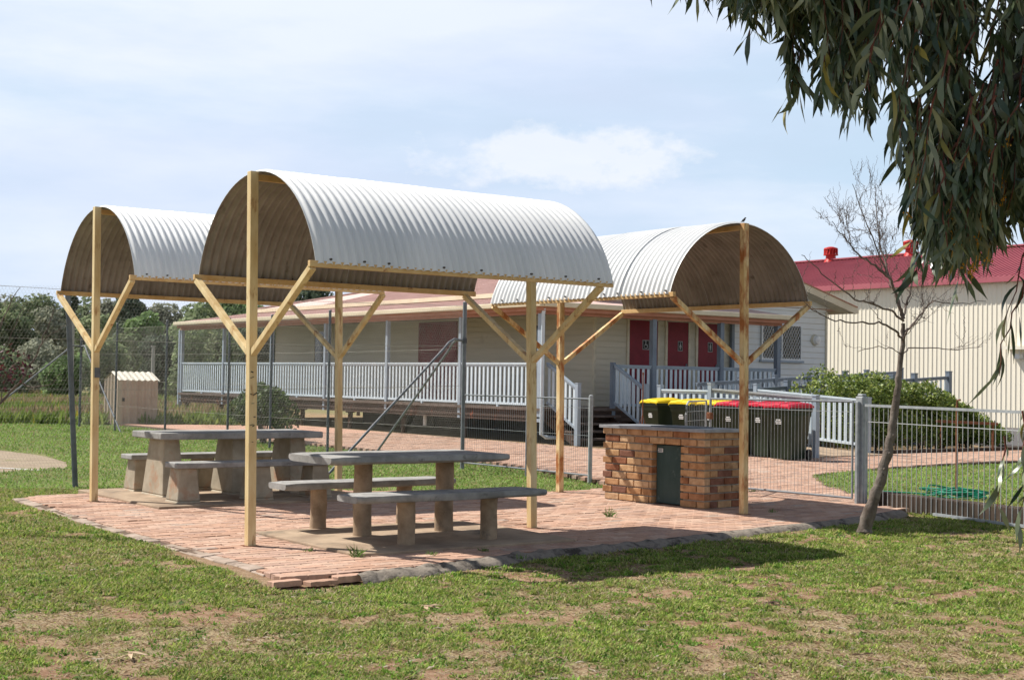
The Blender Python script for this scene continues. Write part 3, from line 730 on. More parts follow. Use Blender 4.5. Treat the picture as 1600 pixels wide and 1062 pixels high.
obj('wall', mb, M['siding_bright'], hs, label='weatherboard end wall, coloured lighter for the light outside the verandah')
for x, y in ((WA-.015, WB-.015), (WA2-.02, WB-.02), (22.1, WB-.02)):
    mb = MB(); mb.box((x-.03, y-.03, .5), (x+.04, y+.04, 3.5)); obj('corner_board', mb, M['trim'], hs)
# deck
mb = MB(); mb.box((14.33, 14.64, .70), (17.29, 35.3, .76)); mb.box((17.29, 14.64, .70), (22.45, 16.26, .76)); obj('deck', mb, M['tread'], hs)
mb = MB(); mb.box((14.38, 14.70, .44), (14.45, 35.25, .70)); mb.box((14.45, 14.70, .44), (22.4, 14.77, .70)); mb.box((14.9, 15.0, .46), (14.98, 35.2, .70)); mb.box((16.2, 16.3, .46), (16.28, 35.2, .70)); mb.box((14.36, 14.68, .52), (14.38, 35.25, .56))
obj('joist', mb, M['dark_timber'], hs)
b = 15.2
while b < 35.2:
    for a in (14.6, 17.4, 21.5):
        mb = MB(); mb.tube([(a, b, -.1), (a, b, .40)], .07, 8); mb.tube([(a, b, .40), (a, b, .46)], [.14, .14], 10); obj('stump', mb, M['dark_timber'], hs)
    b += 2.85
mb = MB(); mb.box((17.5, 16.4, -.1), (25.9, 28, .45)); obj('underfloor_dark_block', mb, M['dark_timber'], hs)  # added block that darkens the open space under the floor
mb = MB(); mb.tube([(14.62, 19.9, .18), (14.62, 19.9, .56)], .05, 10); obj('drain_pipe', mb, M['white'], hs)
mb = MB(); mb.tube([(14.34, 14.55, 3.06), (14.36, 14.6, 2.9), (14.36, 14.6, .16), (14.45, 14.56, .10), (15.25, 14.5, .06)], .045, 10); obj('downpipe', mb, M['slat'], hs, smooth=True)
mb = MB(); mb.box((22.04, 16.13, .76), (22.14, 16.22, 3.1)); obj('downpipe', mb, M['vpost_dark'], hs)
# roofs
def slab(mb, pts, t=.05):
    n = len(pts); up = [(x, y, z) for x, y, z in pts]; dn = [(x, y, z-t) for x, y, z in pts]
    mb.add(up+dn, [tuple(range(n)), tuple(range(n, 2*n))[::-1]] + [(k, n+k, n+(k+1)%n, (k+1)%n) for k in range(n)])
def ribs(mb, p, q, p2, q2, n, r=.012):   # ribs between eave line p-q and top line p2-q2
    p, q, p2, q2 = map(Vector, (p, q, p2, q2))
    for k in range(n+1): mb.beam(p.lerp(q, k/n)+Vector((0, 0, r)), p2.lerp(q2, k/n)+Vector((0, 0, r)), .03, r*2)
mb = MB(); slab(mb, [(14.25, 14.5, 3.19), (17.02, 17.27, 3.62), (17.02, 35.35, 3.62), (14.25, 35.35, 3.19)])
slab(mb, [(14.25, 14.5, 3.19), (22.7, 14.5, 3.19), (22.7, 16.26, 3.46), (16.01, 16.26, 3.46)])
ribs(mb, (14.25, 17.3, 3.19), (14.25, 35.3, 3.19), (17.0, 17.3, 3.61), (17.0, 35.3, 3.61), 95)
obj('verandah_roof', mb, M['roof_pink'], hs)
E0, E1, RX, RZ = 16.75, 26.6, 21.7, 4.86
ez = 3.71
mb = MB(); slab(mb, [(E0, 15.75, ez), (RX, 15.75, RZ), (RX, 29.4, RZ), (E0, 34.35, ez)]); slab(mb, [(E1, 15.75, 3.60), (E1, 34.35, 3.60), (RX, 29.4, RZ), (RX, 15.75, RZ)]); slab(mb, [(E0, 34.35, ez), (RX, 29.4, RZ), (E1, 34.35, 3.60)])
ribs(mb, (E0, 15.8, ez), (E0, 29.4, ez), (RX, 15.8, RZ), (RX, 29.4, RZ), 70)
mb.beam((RX, 15.75, RZ+.02), (RX, 29.4, RZ+.02), .25, .05); mb.beam((RX, 29.4, RZ+.02), (E0, 34.35, ez+.03), .2, .05)
obj('roof', mb, M['roof_pink'], hs)
mb = MB(); mb.beam((E0-.06, 15.7, ez-.05), (E0-.06, 34.4, ez-.05), .11, .12); obj('gutter', mb, M['gutter'], hs)
mb = MB(); mb.box((14.13, 14.42, 3.09), (14.25, 35.4, 3.21)); mb.box((14.25, 14.38, 3.09), (22.8, 14.50, 3.21)); obj('gutter', mb, M['gutter'], hs, bev=.02)
mb = MB(); mb.box((14.38, 14.70, 2.93), (14.46, 35.3, 3.10)); mb.box((14.46, 14.70, 2.93), (22.45, 14.78, 3.10)); mb.box((14.27, 14.52, 3.0), (14.30, 35.35, 3.12)); mb.box((14.3, 14.52, 3.0), (22.6, 14.55, 3.12)); obj('fascia', mb, M['fascia'], hs)
mb = MB(); mb.box((14.46, 14.78, 3.11), (17.28, 35.3, 3.13)); mb.box((17.28, 14.78, 3.11), (22.5, 16.25, 3.13)); obj('ceiling', mb, M['siding'], hs)
for (a, b) in (((E1+.02, 15.68, 3.55), (RX, 15.68, RZ-.04)), ((RX, 15.68, RZ-.04), (E0, 15.68, ez-.05))):
    mb = MB(); mb.beam(a, b, .05, .20); obj('barge_board', mb, M['gutter'], hs)
mb = MB(); slab(mb, [(E1-.02, 15.72, 3.52), (E1-.02, WB, 3.52), (RX, WB, RZ-.08), (RX, 15.72, RZ-.08)], .02); obj('soffit', mb, M['trim'], hs)
mb = MB(); mb.beam((E1+.05, 15.66, 3.53), (E1+.05, 34, 3.53), .11, .12); obj('gutter', mb, M['gutter'], hs)
mb = MB(); mb.beam((E1+.03, 15.66, 3.65), (RX, 15.66, RZ+.06), .06, .03); obj('barge_cap', mb, M['fascia'], hs)
# posts
for k, b in enumerate((14.74, 18.0, 21.5, 24.93, 28.35, 31.8, 35.2)):
    w = .05 if k else .06; mb = MB(); mb.box((14.42-w, b-w, .44), (14.42+w, b+w, 2.94)); obj('post', mb, M['vpost'], hs)
mb = MB(); mb.box((14.36, 35.33, -.1), (14.5, 35.43, 2.94)); obj('post', mb, M['vpost'], hs)
for a in (17.9, 20.22, 22.32):
    mb = MB(); mb.box((a-.065, 14.68, .44), (a+.065, 14.81, 2.94)); obj('post', mb, M['vpost_dark'], hs)
# railings
def railing(par, p0, p1, zb0, zt0, zb1=None, zt1=None, sp=.165, sw=.07, rm=None, sm=None, feet=True):
    zb1 = zb0 if zb1 is None else zb1; zt1 = zt0 if zt1 is None else zt1
    p0 = Vector((*p0, 0)); p1 = Vector((*p1, 0)); Lf = (p1-p0).length; d = (p1-p0)/Lf; nn = Vector((-d.y, d.x, 0))
    mb = MB(); U = Vector((0, 0, 1))
    mb.beam(p0+U*zt0, p1+U*zt1, .075, .035); mb.beam(p0+U*(zt0-.04), p1+U*(zt1-.04), .035, .05)
    ra = obj('top_rail', mb, rm or M['slat'], par); mb = MB(); mb.beam(p0+U*zb0, p1+U*zb1, .04, .055); obj('bottom_rail', mb, rm or M['slat'], ra)
    mb = MB(); n = max(1, int(Lf/sp)); h = sp/2
    for k in range(n):
        t = (k+.5)/n; p = p0.lerp(p1, t); zb = zb0+(zb1-zb0)*t+.02; zt = zt0+(zt1-zt0)*t-.07
        a = p-d*sw/2; b = p+d*sw/2; j = random.uniform(-.004, .004)
        dz = (zt1-zt0)/Lf*sw/2
        vs = [a-nn*(.010), b-nn*(.010), b+nn*.010, a+nn*.010]
        mb.add([(v.x, v.y, zb) for v in vs]+[(v.x, v.y, zt) for v in vs], [(3,2,1,0), (4,5,6,7)]+[(q, (q+1)%4, 4+(q+1)%4, 4+q) for q in range(4)])
    obj('baluster_row', mb, sm or M['slat'], ra)
    if feet and Lf > 2:
        mb = MB(); p = p0.lerp(p1, .5); mb.box((p.x-.025, p.y-.03, zb0-.14), (p.x+.025, p.y+.03, zb0)); obj('foot', mb, sm or M['slat'], ra)
bb = (14.80, 18.0, 21.5, 24.93, 28.35, 31.8, 35.2)
for k in range(6): railing(hs, (14.42, bb[k]+.05), (14.42, bb[k+1]-.05), .84, 1.79)
fr = (16.62, 17.9, 20.22, 22.32)
for k in range(3): railing(hs, (fr[k]+.065, 14.745), (fr[k+1]-.065, 14.745), .84, 1.79, sp=.155, rm=M['vpost'])
railing(hs, (22.32, 14.81), (22.32, 16.2), .84, 1.79, rm=M['vpost'], feet=False)
# stairs
for k in range(4):
    mb = MB(); z = .60-.165*k; y = 14.66-.27*k; mb.box((14.62, y-.30, z-.045), (16.55, y, z)); obj('stair_tread', mb, M['tread'], hs)
for a in (14.66, 16.5):
    mb = MB(); mb.beam((a, 14.75, .50), (a, 13.55, -.06), .05, .22); obj('stringer', mb, M['dark_timber'], hs)
for a in (14.55, 16.6):
    railing(hs, (a, 14.66), (a, 13.58), .90, 1.80, .33, 1.25, sp=.15, rm=M['vpost'], feet=False)
    mb = MB(); mb.box((a-.05, 13.48, -.05), (a+.05, 13.58, 1.34)); mb.box((a-.055, 13.475, 1.342), (a+.055, 13.585, 1.36)); obj('stair_post', mb, M['vpost'], hs)
mb = MB(); mb.box((16.55, 14.68, .44), (16.65, 14.78, 1.86)); obj('post', mb, M['vpost_dark'], hs)
# doors on the shaded front wall
def door(a0, a1, z0, z1, sign):
    y = WB
    mb = MB(); mb.box((a0, y-.045, z0), (a1, y-.018, z1)); d = obj('door', mb, M['maroon'], hs)
    mb = MB(); mb.box((a0-.07, y-.06, z0), (a0-.001, y-.013, z1+.07)); mb.box((a1+.001, y-.06, z0), (a1+.07, y-.013, z1+.07)); mb.box((a0-.001, y-.06, z1+.001), (a1+.001, y-.013, z1+.07)); obj('frame', mb, M['trim'], d)
    mb = MB(); mb.box((a1-.09, y-.075, z0+1.0), (a1-.05, y-.046, z0+1.12)); obj('handle', mb, M['galv'], d)
    cx, cz = (a0+a1)/2+.08, z0+1.58
    mb = MB(); w, h = (.115, .125) if sign == 'w' else (.085, .13); mb.box((cx-w, y-.052, cz-h), (cx+w, y-.046, cz+h)); s = obj('sign', mb, M['galv_light'], d)
    mb = MB(); mb.box((cx-w+.018, y-.056, cz-h+.018), (cx+w-.018, y-.0525, cz+h-.018)); obj('sign_panel', mb, M['black'], d)
    mb = MB(); Y = y-.059
    def disc(x, z, r): mb.tube([(x, Y+.002, z), (x, Y-.001, z)], r, 12)
    if sign == 'w':
        disc(cx-.01, cz+.085, .018); mb.box((cx-.022, Y-.001, cz-.01), (cx, Y+.002, cz+.06)); mb.box((cx, Y-.001, cz-.01), (cx+.05, Y+.002, cz+.008)); mb.box((cx+.04, Y-.001, cz-.07), (cx+.055, Y+.002, cz-.01))
        pts = [(cx-.01+.055*math.cos(t), Y, cz-.035+.055*math.sin(t)) for t in [math.radians(q) for q in range(100, 350, 18)]]
        mb.tube(pts, .006, 5)
    else:
        disc(cx, cz+.075, .017)
        if sign == 'f': mb.add([(cx-.015, Y, cz+.05), (cx+.015, Y, cz+.05), (cx+.045, Y, cz-.03), (cx-.045, Y, cz-.03)], [(0, 1, 2, 3)])
        else: mb.box((cx-.025, Y-.001, cz-.03), (cx+.025, Y+.002, cz+.05))
        mb.box((cx-.02, Y-.001, cz-.085), (cx-.004, Y+.002, cz-.032)); mb.box((cx+.004, Y-.001, cz-.085), (cx+.02, Y+.002, cz-.032))
    obj('pictogram', mb, M['picto'], d)
door(18.42, 19.40, .78, 2.99, 'w'); door(19.75, 20.50, .78, 2.99, 'f'); door(20.85, 21.60, .78, 2.99, 'm')
# door and windows on the long wall
mb = MB(); mb.box((WA-.045, 22.45, .78), (WA-.016, 24.3, 2.98)); d = obj('door', mb, M['maroon'], hs)
mb = MB(); mb.box((WA-.06, 22.37, .78), (WA-.013, 22.449, 3.05)); mb.box((WA-.06, 24.301, .78), (WA-.013, 24.38, 3.05)); mb.box((WA-.06, 22.449, 2.981), (WA-.013, 24.301, 3.05)); mb.box((WA-.05, 23.36, .78), (WA-.0455, 23.38, 2.98)); obj('frame', mb, M['maroon'], d)
for (b0, b1, z0, z1) in ((30.2, 30.85, .9, 2.9), (18.35, 18.9, 1.9, 2.85)):
    mb = MB(); mb.box((WA-.035, b0, z0), (WA-.016, b1, z1)); wn = obj('window', mb, M['glass'], hs)
    mb = MB()
    for q in ((b0-.05, b0), (b1, b1+.05)): mb.box((WA-.05, q[0], z0-.05), (WA-.014, q[1], z1+.05))
    mb.box((WA-.05, b0, z1), (WA-.014, b1, z1+.05)); mb.box((WA-.05, b0, z0-.05), (WA-.014, b1, z0)); obj('frame', mb, M['trim'], wn)
# screened window on the lightened end wall
A0, A1_, Z0, Z1 = 23.32, 24.86, 2.12, 3.04; y = WB-.02
mb = MB(); mb.box((A0, y-.03, Z0), (A1_, y-.005, Z1)); wn = obj('window', mb, M['glass'], hs)
mb = MB()
for (a, b, c, d) in ((A0-.05, A0, Z0-.05, Z1+.05), (A1_, A1_+.05, Z0-.05, Z1+.05), (A0, A1_, Z1, Z1+.05), (A0, A1_, Z0-.05, Z0)): mb.box((a, y-.06, c), (b, y-.004, d))
mb.box(((A0+A1_)/2-.02, y-.055, Z0), ((A0+A1_)/2+.02, y-.031, Z1)); obj('frame', mb, M['screen'], wn)
mb = MB(); mb.box((A0-.1, y-.10, Z0-.11), (A1_+.1, y-.004, Z0-.051)); obj('sill', mb, M['vpost'], wn)
mb = MB(); w, h = A1_-A0, Z1-Z0; stp = .105
for sg in (1, -1):
    k = -h*1.0
    while k < w+h:
        # line x = k + sg*t*0.62 , z from 0..h
        sl = .62; pts = []
        x0_, x1_ = k, k+sg*h*sl; t0, t1 = 0, 1
        dx = x1_-x0_
        for lim, sgn in ((0, 1), (w, -1)):
            f0 = (x0_-lim)*sgn; f1 = (x1_-lim)*sgn
            if f0 < 0 and f1 < 0: t0, t1 = 1, 0; break
            if f0 < 0: t0 = max(t0, f0/(f0-f1))
            elif f1 < 0: t1 = min(t1, f0/(f0-f1))
        if t1-t0 > .02: mb.beam((A0+x0_+dx*t0, y-.042-.004*sg, Z0+h*t0), (A0+x0_+dx*t1, y-.042-.004*sg, Z0+h*t1), .006, .014, up=(0, 1, 0))
        k += stp
obj('security_screen', mb, M['screen'], wn)
wl = MB(); wl.tube([(25.5, WB-.02, 2.68), (25.5, WB-.09, 2.68)], [.17, .15], 16); 
sl = MB(); sl.tube([(25.5, WB-.09, 2.68), (25.5, WB-.16, 2.68), (25.5, WB-.19, 2.68)], [.14, .11, .03], 16)
o = obj('bulkhead_light', wl, M['trim'], hs, smooth=True); obj('lamp_cover', sl, M['white'], o, smooth=True)
# ------------------------------------------------------------------ RAMP
rp = empty('access_ramp', (16.5, 10, 0), 'concrete access ramp with pale slatted railings behind the rubbish bins', 'ramp')
mb = MB(); V8 = [(15.45, 7.5, -.06), (17.7, 7.5, -.06), (17.7, 12.9, -.06), (15.45, 12.9, -.06), (15.45, 7.5, .02), (17.7, 7.5, .02), (17.7, 12.9, .26), (15.45, 12.9, .26)]
mb.add(V8, [(3,2,1,0), (4,5,6,7), (0,1,5,4), (1,2,6,5), (2,3,7,6), (3,0,4,7)])
V8 = [(17.7, 11.5, -.06), (25.2, 11.5, -.06), (25.2, 12.9, -.06), (17.7, 12.9, -.06), (17.7, 11.5, .26), (25.2, 11.5, .72), (25.2, 12.9, .72), (17.7, 12.9, .26)]
mb.add(V8, [(3,2,1,0), (4,5,6,7), (0,1,5,4), (1,2,6,5), (2,3,7,6), (3,0,4,7)])
obj('ramp_deck', mb, M['slab'], rp)
def rpost(a, b, z, m=None, w=.05):
    mb = MB(); mb.box((a-w, b-w, -.05), (a+w, b+w, z)); mb.box((a-w-.008, b-w-.008, z+.001), (a+w+.008, b+w+.008, z+.03)); obj('post', mb, m or M['vpost'], rp)
rpost(15.5, 7.45, 1.18); rpost(15.5, 10.3, 1.38); rpost(15.5, 11.85, 1.32); rpost(17.6, 7.9, 1.14); rpost(17.6, 11.0, 1.38)
railing(rp, (15.5, 7.5), (15.5, 10.25), .22, 1.15, .36, 1.28, feet=False, rm=M['galv_light'])
railing(rp, (15.5, 10.35), (15.5, 11.8), .30, 1.24, .30, 1.24, feet=False, rm=M['slat'])
railing(rp, (17.6, 7.95), (17.6, 10.95), .19, 1.10, .36, 1.27, feet=False, rm=M['slat'], sp=.15)
aa = (17.6, 19.1, 20.3, 21.5, 22.9, 23.75, 25.15)
for k in range(6):
    z0 = 1.27+(1.66-1.27)*(aa[k]-17.6)/7.5; z1 = 1.27+(1.66-1.27)*(aa[k+1]-17.6)/7.5
    railing(rp, (aa[k]+.05, 11.45), (aa[k+1]-.05, 11.45), z0-.85, z0, z1-.85, z1, feet=False, rm=M['vpost_dark'])
    railing(rp, (aa[k]+.05, 12.95), (aa[k+1]-.05, 12.95), z0-.85, z0+.12, z1-.85, z1+.12, feet=False, rm=M['vpost_dark'], sm=M['vpost'])
    rpost(aa[k+1], 11.45, z1+.12, M['vpost_dark'], .06); rpost(aa[k+1], 12.95, z1+.2, M['vpost_dark'], .05)
# ------------------------------------------------------------------ BINS
def make_bin(lidm, bodym, nlab):
    root = empty('wheelie_bin', (0, 0, 0), 'x', 'bin')
    mb = MB()     # front faces -x
    def ring(z, x0, x1, w): return [(x0, -w, z), (x1, -w, z), (x1, w, z), (x0, w, z)]
    rs = [ring(.02, -.25, .22, .215), ring(.16, -.27, .235, .225), ring(.80, -.335, .30, .27), ring(.81, -.345, .31, .28), ring(.90, -.355, .315, .285), ring(.905, -.375, .33, .30), ring(.96, -.38, .335, .305), ring(.975, -.37, .33, .295)]
    vs = sum(rs, []); fs = [(3, 2, 1, 0), tuple(4*(len(rs)-1)+k for k in range(4))]
    for i in range(len(rs)-1): fs += [(4*i+k, 4*i+(k+1)%4, 4*i+4+(k+1)%4, 4*i+4+k) for k in range(4)]
    mb.add(vs, fs); obj('body', mb, bodym, root, bev=.025, smooth=True)
    mb = MB(); prof = [(-.40, .965), (-.40, 1.0), (-.36, 1.03), (-.1, 1.055), (.2, 1.065), (.32, 1.05), (.37, 1.03)]
    vs = []; 
    for x, z in prof: vs += [(x, -.30, z-.03), (x, -.26, z), (x, -.08, z+.008), (x, -.06, z+.022), (x, .06, z+.022), (x, .08, z+.008), (x, .26, z), (x, .30, z-.03)]
    n = 8; fs = [(i*n+k, (i+1)*n+k, (i+1)*n+k+1, i*n+k+1) for i in range(len(prof)-1) for k in range(n-1)]
    b0 = len(vs); 
    for x, z in prof: vs += [(x, -.30, .972), (x, .30, .972)]
    for i in range(len(prof)-1): fs += [(b0+2*i, b0+2*i+2, (i+1)*n, i*n), (i*n+n-1, (i+1)*n+n-1, b0+2*i+3, b0+2*i+1), (b0+2*i, b0+2*i+1, b0+2*i+3, b0+2*i+2)]
    fs += [tuple([b0]+[k for k in range(n)]+[b0+1])[::-1], tuple([b0+2*(len(prof)-1)]+[(len(prof)-1)*n+k for k in range(n)]+[b0+2*(len(prof)-1)+1])]
    mb.add(vs, fs); obj('lid', mb, lidm, root)
    mb = MB(); mb.tube([(.33, -.24, .95), (.40, -.24, 1.0), (.40, .24, 1.0), (.33, .24, .95)], .016, 8); obj('handle', mb, bodym, root)
    for s in (-1, 1):
        mb = MB(); mb.tube([(.27, s*.225, .10), (.27, s*.285, .10)], .10, 20); mb.tube([(.27, s*.22, .10), (.27, s*.295, .10)], .035, 12); obj('wheel', mb, M['black'], root, bev=.01)
    if nlab:
        mb = MB(); random.seed(nlab)
        for r, wd in enumerate((.10, .13, .12)):
            yy = -wd/2
            while yy < wd/2: l = random.uniform(.012, .03); x = -.336+.0; mb.box((-.3365+.0045*r*1.2, yy, .735-r*.034), (-.325+.0045*r*1.2, min(yy+l, wd/2), .757-r*.034)); yy += l+.006
        obj('label', mb, M['white'], root)
    return root
y1 = make_bin(M['lid_y'], M['bin_green'], 1); r1 = make_bin(M['lid_r'], M['bin_green'], 2)
bins = [(y1, 14.75, 10.95, -.10, 'yellow lidded wheelie bin at the left end of the row, behind the thin rusty stand'), (y1, 14.70, 10.02, .05, 'yellow lidded wheelie bin, middle one of the three yellow lids'), (y1, 14.85, 9.38, 0, 'yellow lidded wheelie bin beside the first red lidded bin, behind the open gate leaf'),
        (r1, 14.72, 8.72, .06, 'red lidded wheelie bin next to the yellow lidded ones'), (r1, 14.85, 8.02, -.05, 'red lidded wheelie bin in the middle of the three red lids, behind the shelter post'), (r1, 14.50, 7.22, .10, 'red lidded wheelie bin nearest the viewer, at the right end of the row')]
used = set()
for src, a, b, r, lab in bins:
    o = src if src.name not in used else copy_tree(src); used.add(src.name)
    o.location = (a, b, 0); o.rotation_euler = (0, 0, r); o['label'] = lab; o['category'] = 'wheelie bin'; o['group'] = 'row of rubbish bins beside the ramp'
st = empty('stand', (14.0, 10.75, 0), 'thin dark upright stand with splayed wire legs in front of the yellow lidded bins', 'stand')
mb = MB(); mb.tube([(14.0, 10.75, 0), (14.0, 10.75, 1.55)], .012, 8); mb.tube([(14.0, 10.75, 1.55), (14, 10.75, 1.6)], .02, 8); obj('pole', mb, M['rust'], st)
for k in range(5):
    t = k*2*PI/5; mb = MB(); mb.tube([(14.0, 10.75, .75), (14+.10*math.cos(t), 10.75+.10*math.sin(t), .45), (14+.15*math.cos(t), 10.75+.15*math.sin(t), 0)], .005, 5); obj('leg', mb, M['rust'], st)
tr_ = empty('low_rail', locv(9.5, 31, 0), 'low rusty brown rail on short legs at the foot of the hedge near the asphalt', 'rail')
for (u, z0, z1, nm) in ((0, 0, 0, 'leg'), (1, 0, 0, 'leg')):
    c = locv(9.6+u*1.15, 31, 0); mb = MB(); mb.tube([c-Vector((0, 0, .1)), c+Vector((0, 0, .62))], .025, 8); obj('leg', mb, M['rust'], tr_)
mb = MB(); mb.beam(locv(9.5, 31, .64), locv(10.85, 31, .60), .10, .06); obj('top_rail', mb, M['rust'], tr_)
# ------------------------------------------------------------------ BIG STEEL SHED
sd = empty('steel_shed', (39.3, 20, 0), 'large cream steel clad shed with red roof on the right', 'shed')
mb = MB(); y = -14.0; prof = [(0, 0), (.075, 0), (.09, .022), (.125, .022), (.14, 0)]
pts = []
while y < 38:
    for dy, dx in prof: pts.append((39.3-dx, y+dy))
    y += .20
vs = [(x, yy, -.1) for x, yy in pts]+[(x, yy, 5.3) for x, yy in pts]; n = len(pts)
mb.add(vs, [(k, n+k, n+k+1, k+1) for k in range(n-1)])
obj('wall', mb, M['shedwall'], sd)
mb = MB(); mb.box((39.35, -14, -.1), (50.5, 38, 5.25)); mb.add([(39.35, 38.01, 5.2), (50.5, 38.01, 5.2), (45, 38.01, 7.0)], [(0, 1, 2)]); obj('wall', mb, M['shedwall'], sd)
mb = MB(); slab(mb, [(39.1, -14.3, 5.42), (39.1, 38.3, 5.42), (45, 38.3, 7.15), (45, -14.3, 7.15)], .04); slab(mb, [(51, -14.3, 5.42), (45, -14.3, 7.15), (45, 38.3, 7.15), (51, 38.3, 5.42)], .04)
ribs(mb, (39.1, -14.3, 5.42), (39.1, 38.3, 5.42), (45, -14.3, 7.15), (45, 38.3, 7.15), 230, .018); mb.beam((45, -14.3, 7.2), (45, 38.3, 7.2), .4, .06); obj('roof', mb, M['redroof'], sd)
mb = MB(); mb.box((38.96, -14.35, 5.24), (39.1, 38.35, 5.45)); obj('gutter', mb, M['redroof'], sd)
for b in (32.4, 27.9, 18):
    mb = MB(); c = (45, b)
    mb.tube([(45, b, 7.0), (45, b, 7.25), (45, b, 7.40)], [.36, .24, .22], 16); mb.tube([(45, b, 7.40), (45, b, 7.44)], [.34, .34], 18); mb.tube([(45, b, 7.68), (45, b, 7.74), (45, b, 7.80)], [.33, .31, .12], 18)
    for k in range(14): t = 2*PI*k/14; mb.beam((45+.29*math.cos(t), b+.29*math.sin(t), 7.42), (45+.29*math.cos(t+.15), b+.29*math.sin(t+.15), 7.70), .07, .03)
    mb.tube([(45, b, 7.42), (45, b, 7.70)], .2, 12)
    obj('roof_ventilator', mb, M['redvent'], sd)
# bar lamp on the shed wall
wx, wy = 16.9+.75, 51.2
a_, b_ = 39.2, 18.3
fl = MB(); fl.box((a_-.35, b_-.75, 2.78), (a_+.06, b_+.85, 2.9)); fo = obj('canopy', fl, M['shedwall'], sd)
fl = MB(); fl.box((a_-.18, b_+.25, 2.45), (a_+.05, b_+.45, 2.62)); fl.tube([(a_-.05, b_+.35, 2.62), (a_-.05, b_+.35, 2.8)], .02, 6); obj('lamp', fl, M['white'], sd)
# ------------------------------------------------------------------ SMALL FIELD SHED
w0 = Vector((*loc(-10.9, 38.7), 0)); w1 = w0+Vector((1.12, .06, 0)); wd = (w1-w0).normalized(); wn_ = Vector((-wd.y, wd.x, 0)); sL = (w1-w0).length; sD = .95
ss = empty('garden_shed', w0, 'small cream metal garden shed with pitched roof beyond the lawn on the left', 'shed')
def sp3(u, v, z): p = w0+wd*u+wn_*v; return (p.x, p.y, z)
mb = MB(); pts = []
def ribwall(mb, f, L, h0, h1=None):
    n = int(L/.1)*2; vs = []
    for k in range(n+1):
        u = L*k/n; o = .035 if k % 4 in (1, 2) else 0; vs.append((u, o))
    n1 = len(vs); V = [f(u, o, -.05) for u, o in vs]+[f(u, o, h0 if h1 is None else h1(u)) for u, o in vs]
    mb.add(V, [(k, k+1, n1+k+1, n1+k) for k in range(n1-1)])
ribwall(mb, lambda u, o, z: sp3(u, -o, z), sL, 1.22); ribwall(mb, lambda u, o, z: sp3(u, sD+o, z), sL, 1.22)
gh = lambda u: 1.22+.20*(1-abs(u/sD-.5)*2)
ribwall(mb, lambda u, o, z: sp3(-o, u, z), sD, 1.22, gh); ribwall(mb, lambda u, o, z: sp3(sL+o, u, z), sD, 1.22, gh)
obj('wall', mb, M['hutwall'], ss)
mb = MB()
for s in (0, 1):
    nn = 28
    vs = []
    for k in range(nn+1):
        u = -.05+(sL+.1)*k/nn; o = .022 if k % 4 in (1, 2) else 0
        e = sp3(u, -.07 if s == 0 else sD+.07, 1.20+o); r_ = sp3(u, sD/2, 1.44+o); vs += [e, r_]
    mb.add(vs, [(2*k, 2*k+2, 2*k+3, 2*k+1) for k in range(nn)])
mb.v += []; obj('roof', mb, M['shedwall'], ss)
mb = MB(); p = sp3(.1, -.04, .65); mb.box((p[0]-.03, p[1]-.03, .62), (p[0]+.03, p[1]+.03, .72)); obj('door_latch', mb, M['black'], ss)
# ------------------------------------------------------------------ FOLIAGE
def tintpal(n, pal, clump=None, var=.18):
    pal = np.array(pal); k = rng.integers(0, len(pal), n); t = pal[k]*rng.uniform(1-var, 1+var, (n, 1))
    if clump is not None: t = t*(.72+.56*clump[:, None])
    return t
def leafcloud(name, ells, n, size, pal, m, parent, shell=.55, asp=.5, up=.2, hole=.0, seed=0, **kw):
    E = np.array([[*c, *r] for c, r in ells], float); w = E[:, 3]*E[:, 4]*E[:, 5]; w /= w.sum()
    k = rng.choice(len(E), n, p=w); d = rng.normal(size=(n, 3)); d /= np.linalg.norm(d, axis=1)[:, None]
    r = rng.random(n)**(1/3.); r = shell+(1-shell)*r if shell else r
    C = E[k, :3]; R = E[k, 3:]
    bumpy = 1+.22*(fbm(C[:, 0]*3+d[:, 0]*2.2+seed, d[:, 1]*2.2+d[:, 2]*1.9+C[:, 2]*2, 3)-.5)*2
    P = C + d*R*(r*bumpy)[:, None]
    cl = fbm(P[:, 0]/max(size*8, .15)+P[:, 2]*.7+3, P[:, 1]/max(size*8, .15)+P[:, 2]/max(size*9, .15), 3)
    keep = cl > hole
    P, d, cl = P[keep], d[keep], cl[keep]; n = len(P)
    nrm = d*.7+rng.normal(size=(n, 3))*.65; nrm[:, 2] += up; nrm /= np.linalg.norm(nrm, axis=1)[:, None]
    t = np.cross(nrm, rng.normal(size=(n, 3))); t /= np.linalg.norm(t, axis=1)[:, None]; b = np.cross(nrm, t)
    s = size*rng.uniform(.6, 1.35, (n, 1))
    V = np.stack([P-t*s*.5, P+b*s*asp*.5-t*s*.05, P+t*s*.5, P-b*s*asp*.5-t*s*.05], 1).reshape(-1, 3)
    F = np.arange(4*n).reshape(n, 4)
    return npmesh(name, V, F, m, tint=tintpal(n, pal, np.clip((cl-.25)*2, 0, 1)), parent=parent, **kw)
GREENS = [(.055, .10, .022), (.075, .13, .03), (.10, .16, .035), (.045, .085, .025)]
HG = [(.12, .18, .03), (.16, .23, .04), (.23, .29, .06), (.30, .34, .09), (.08, .12, .025)]
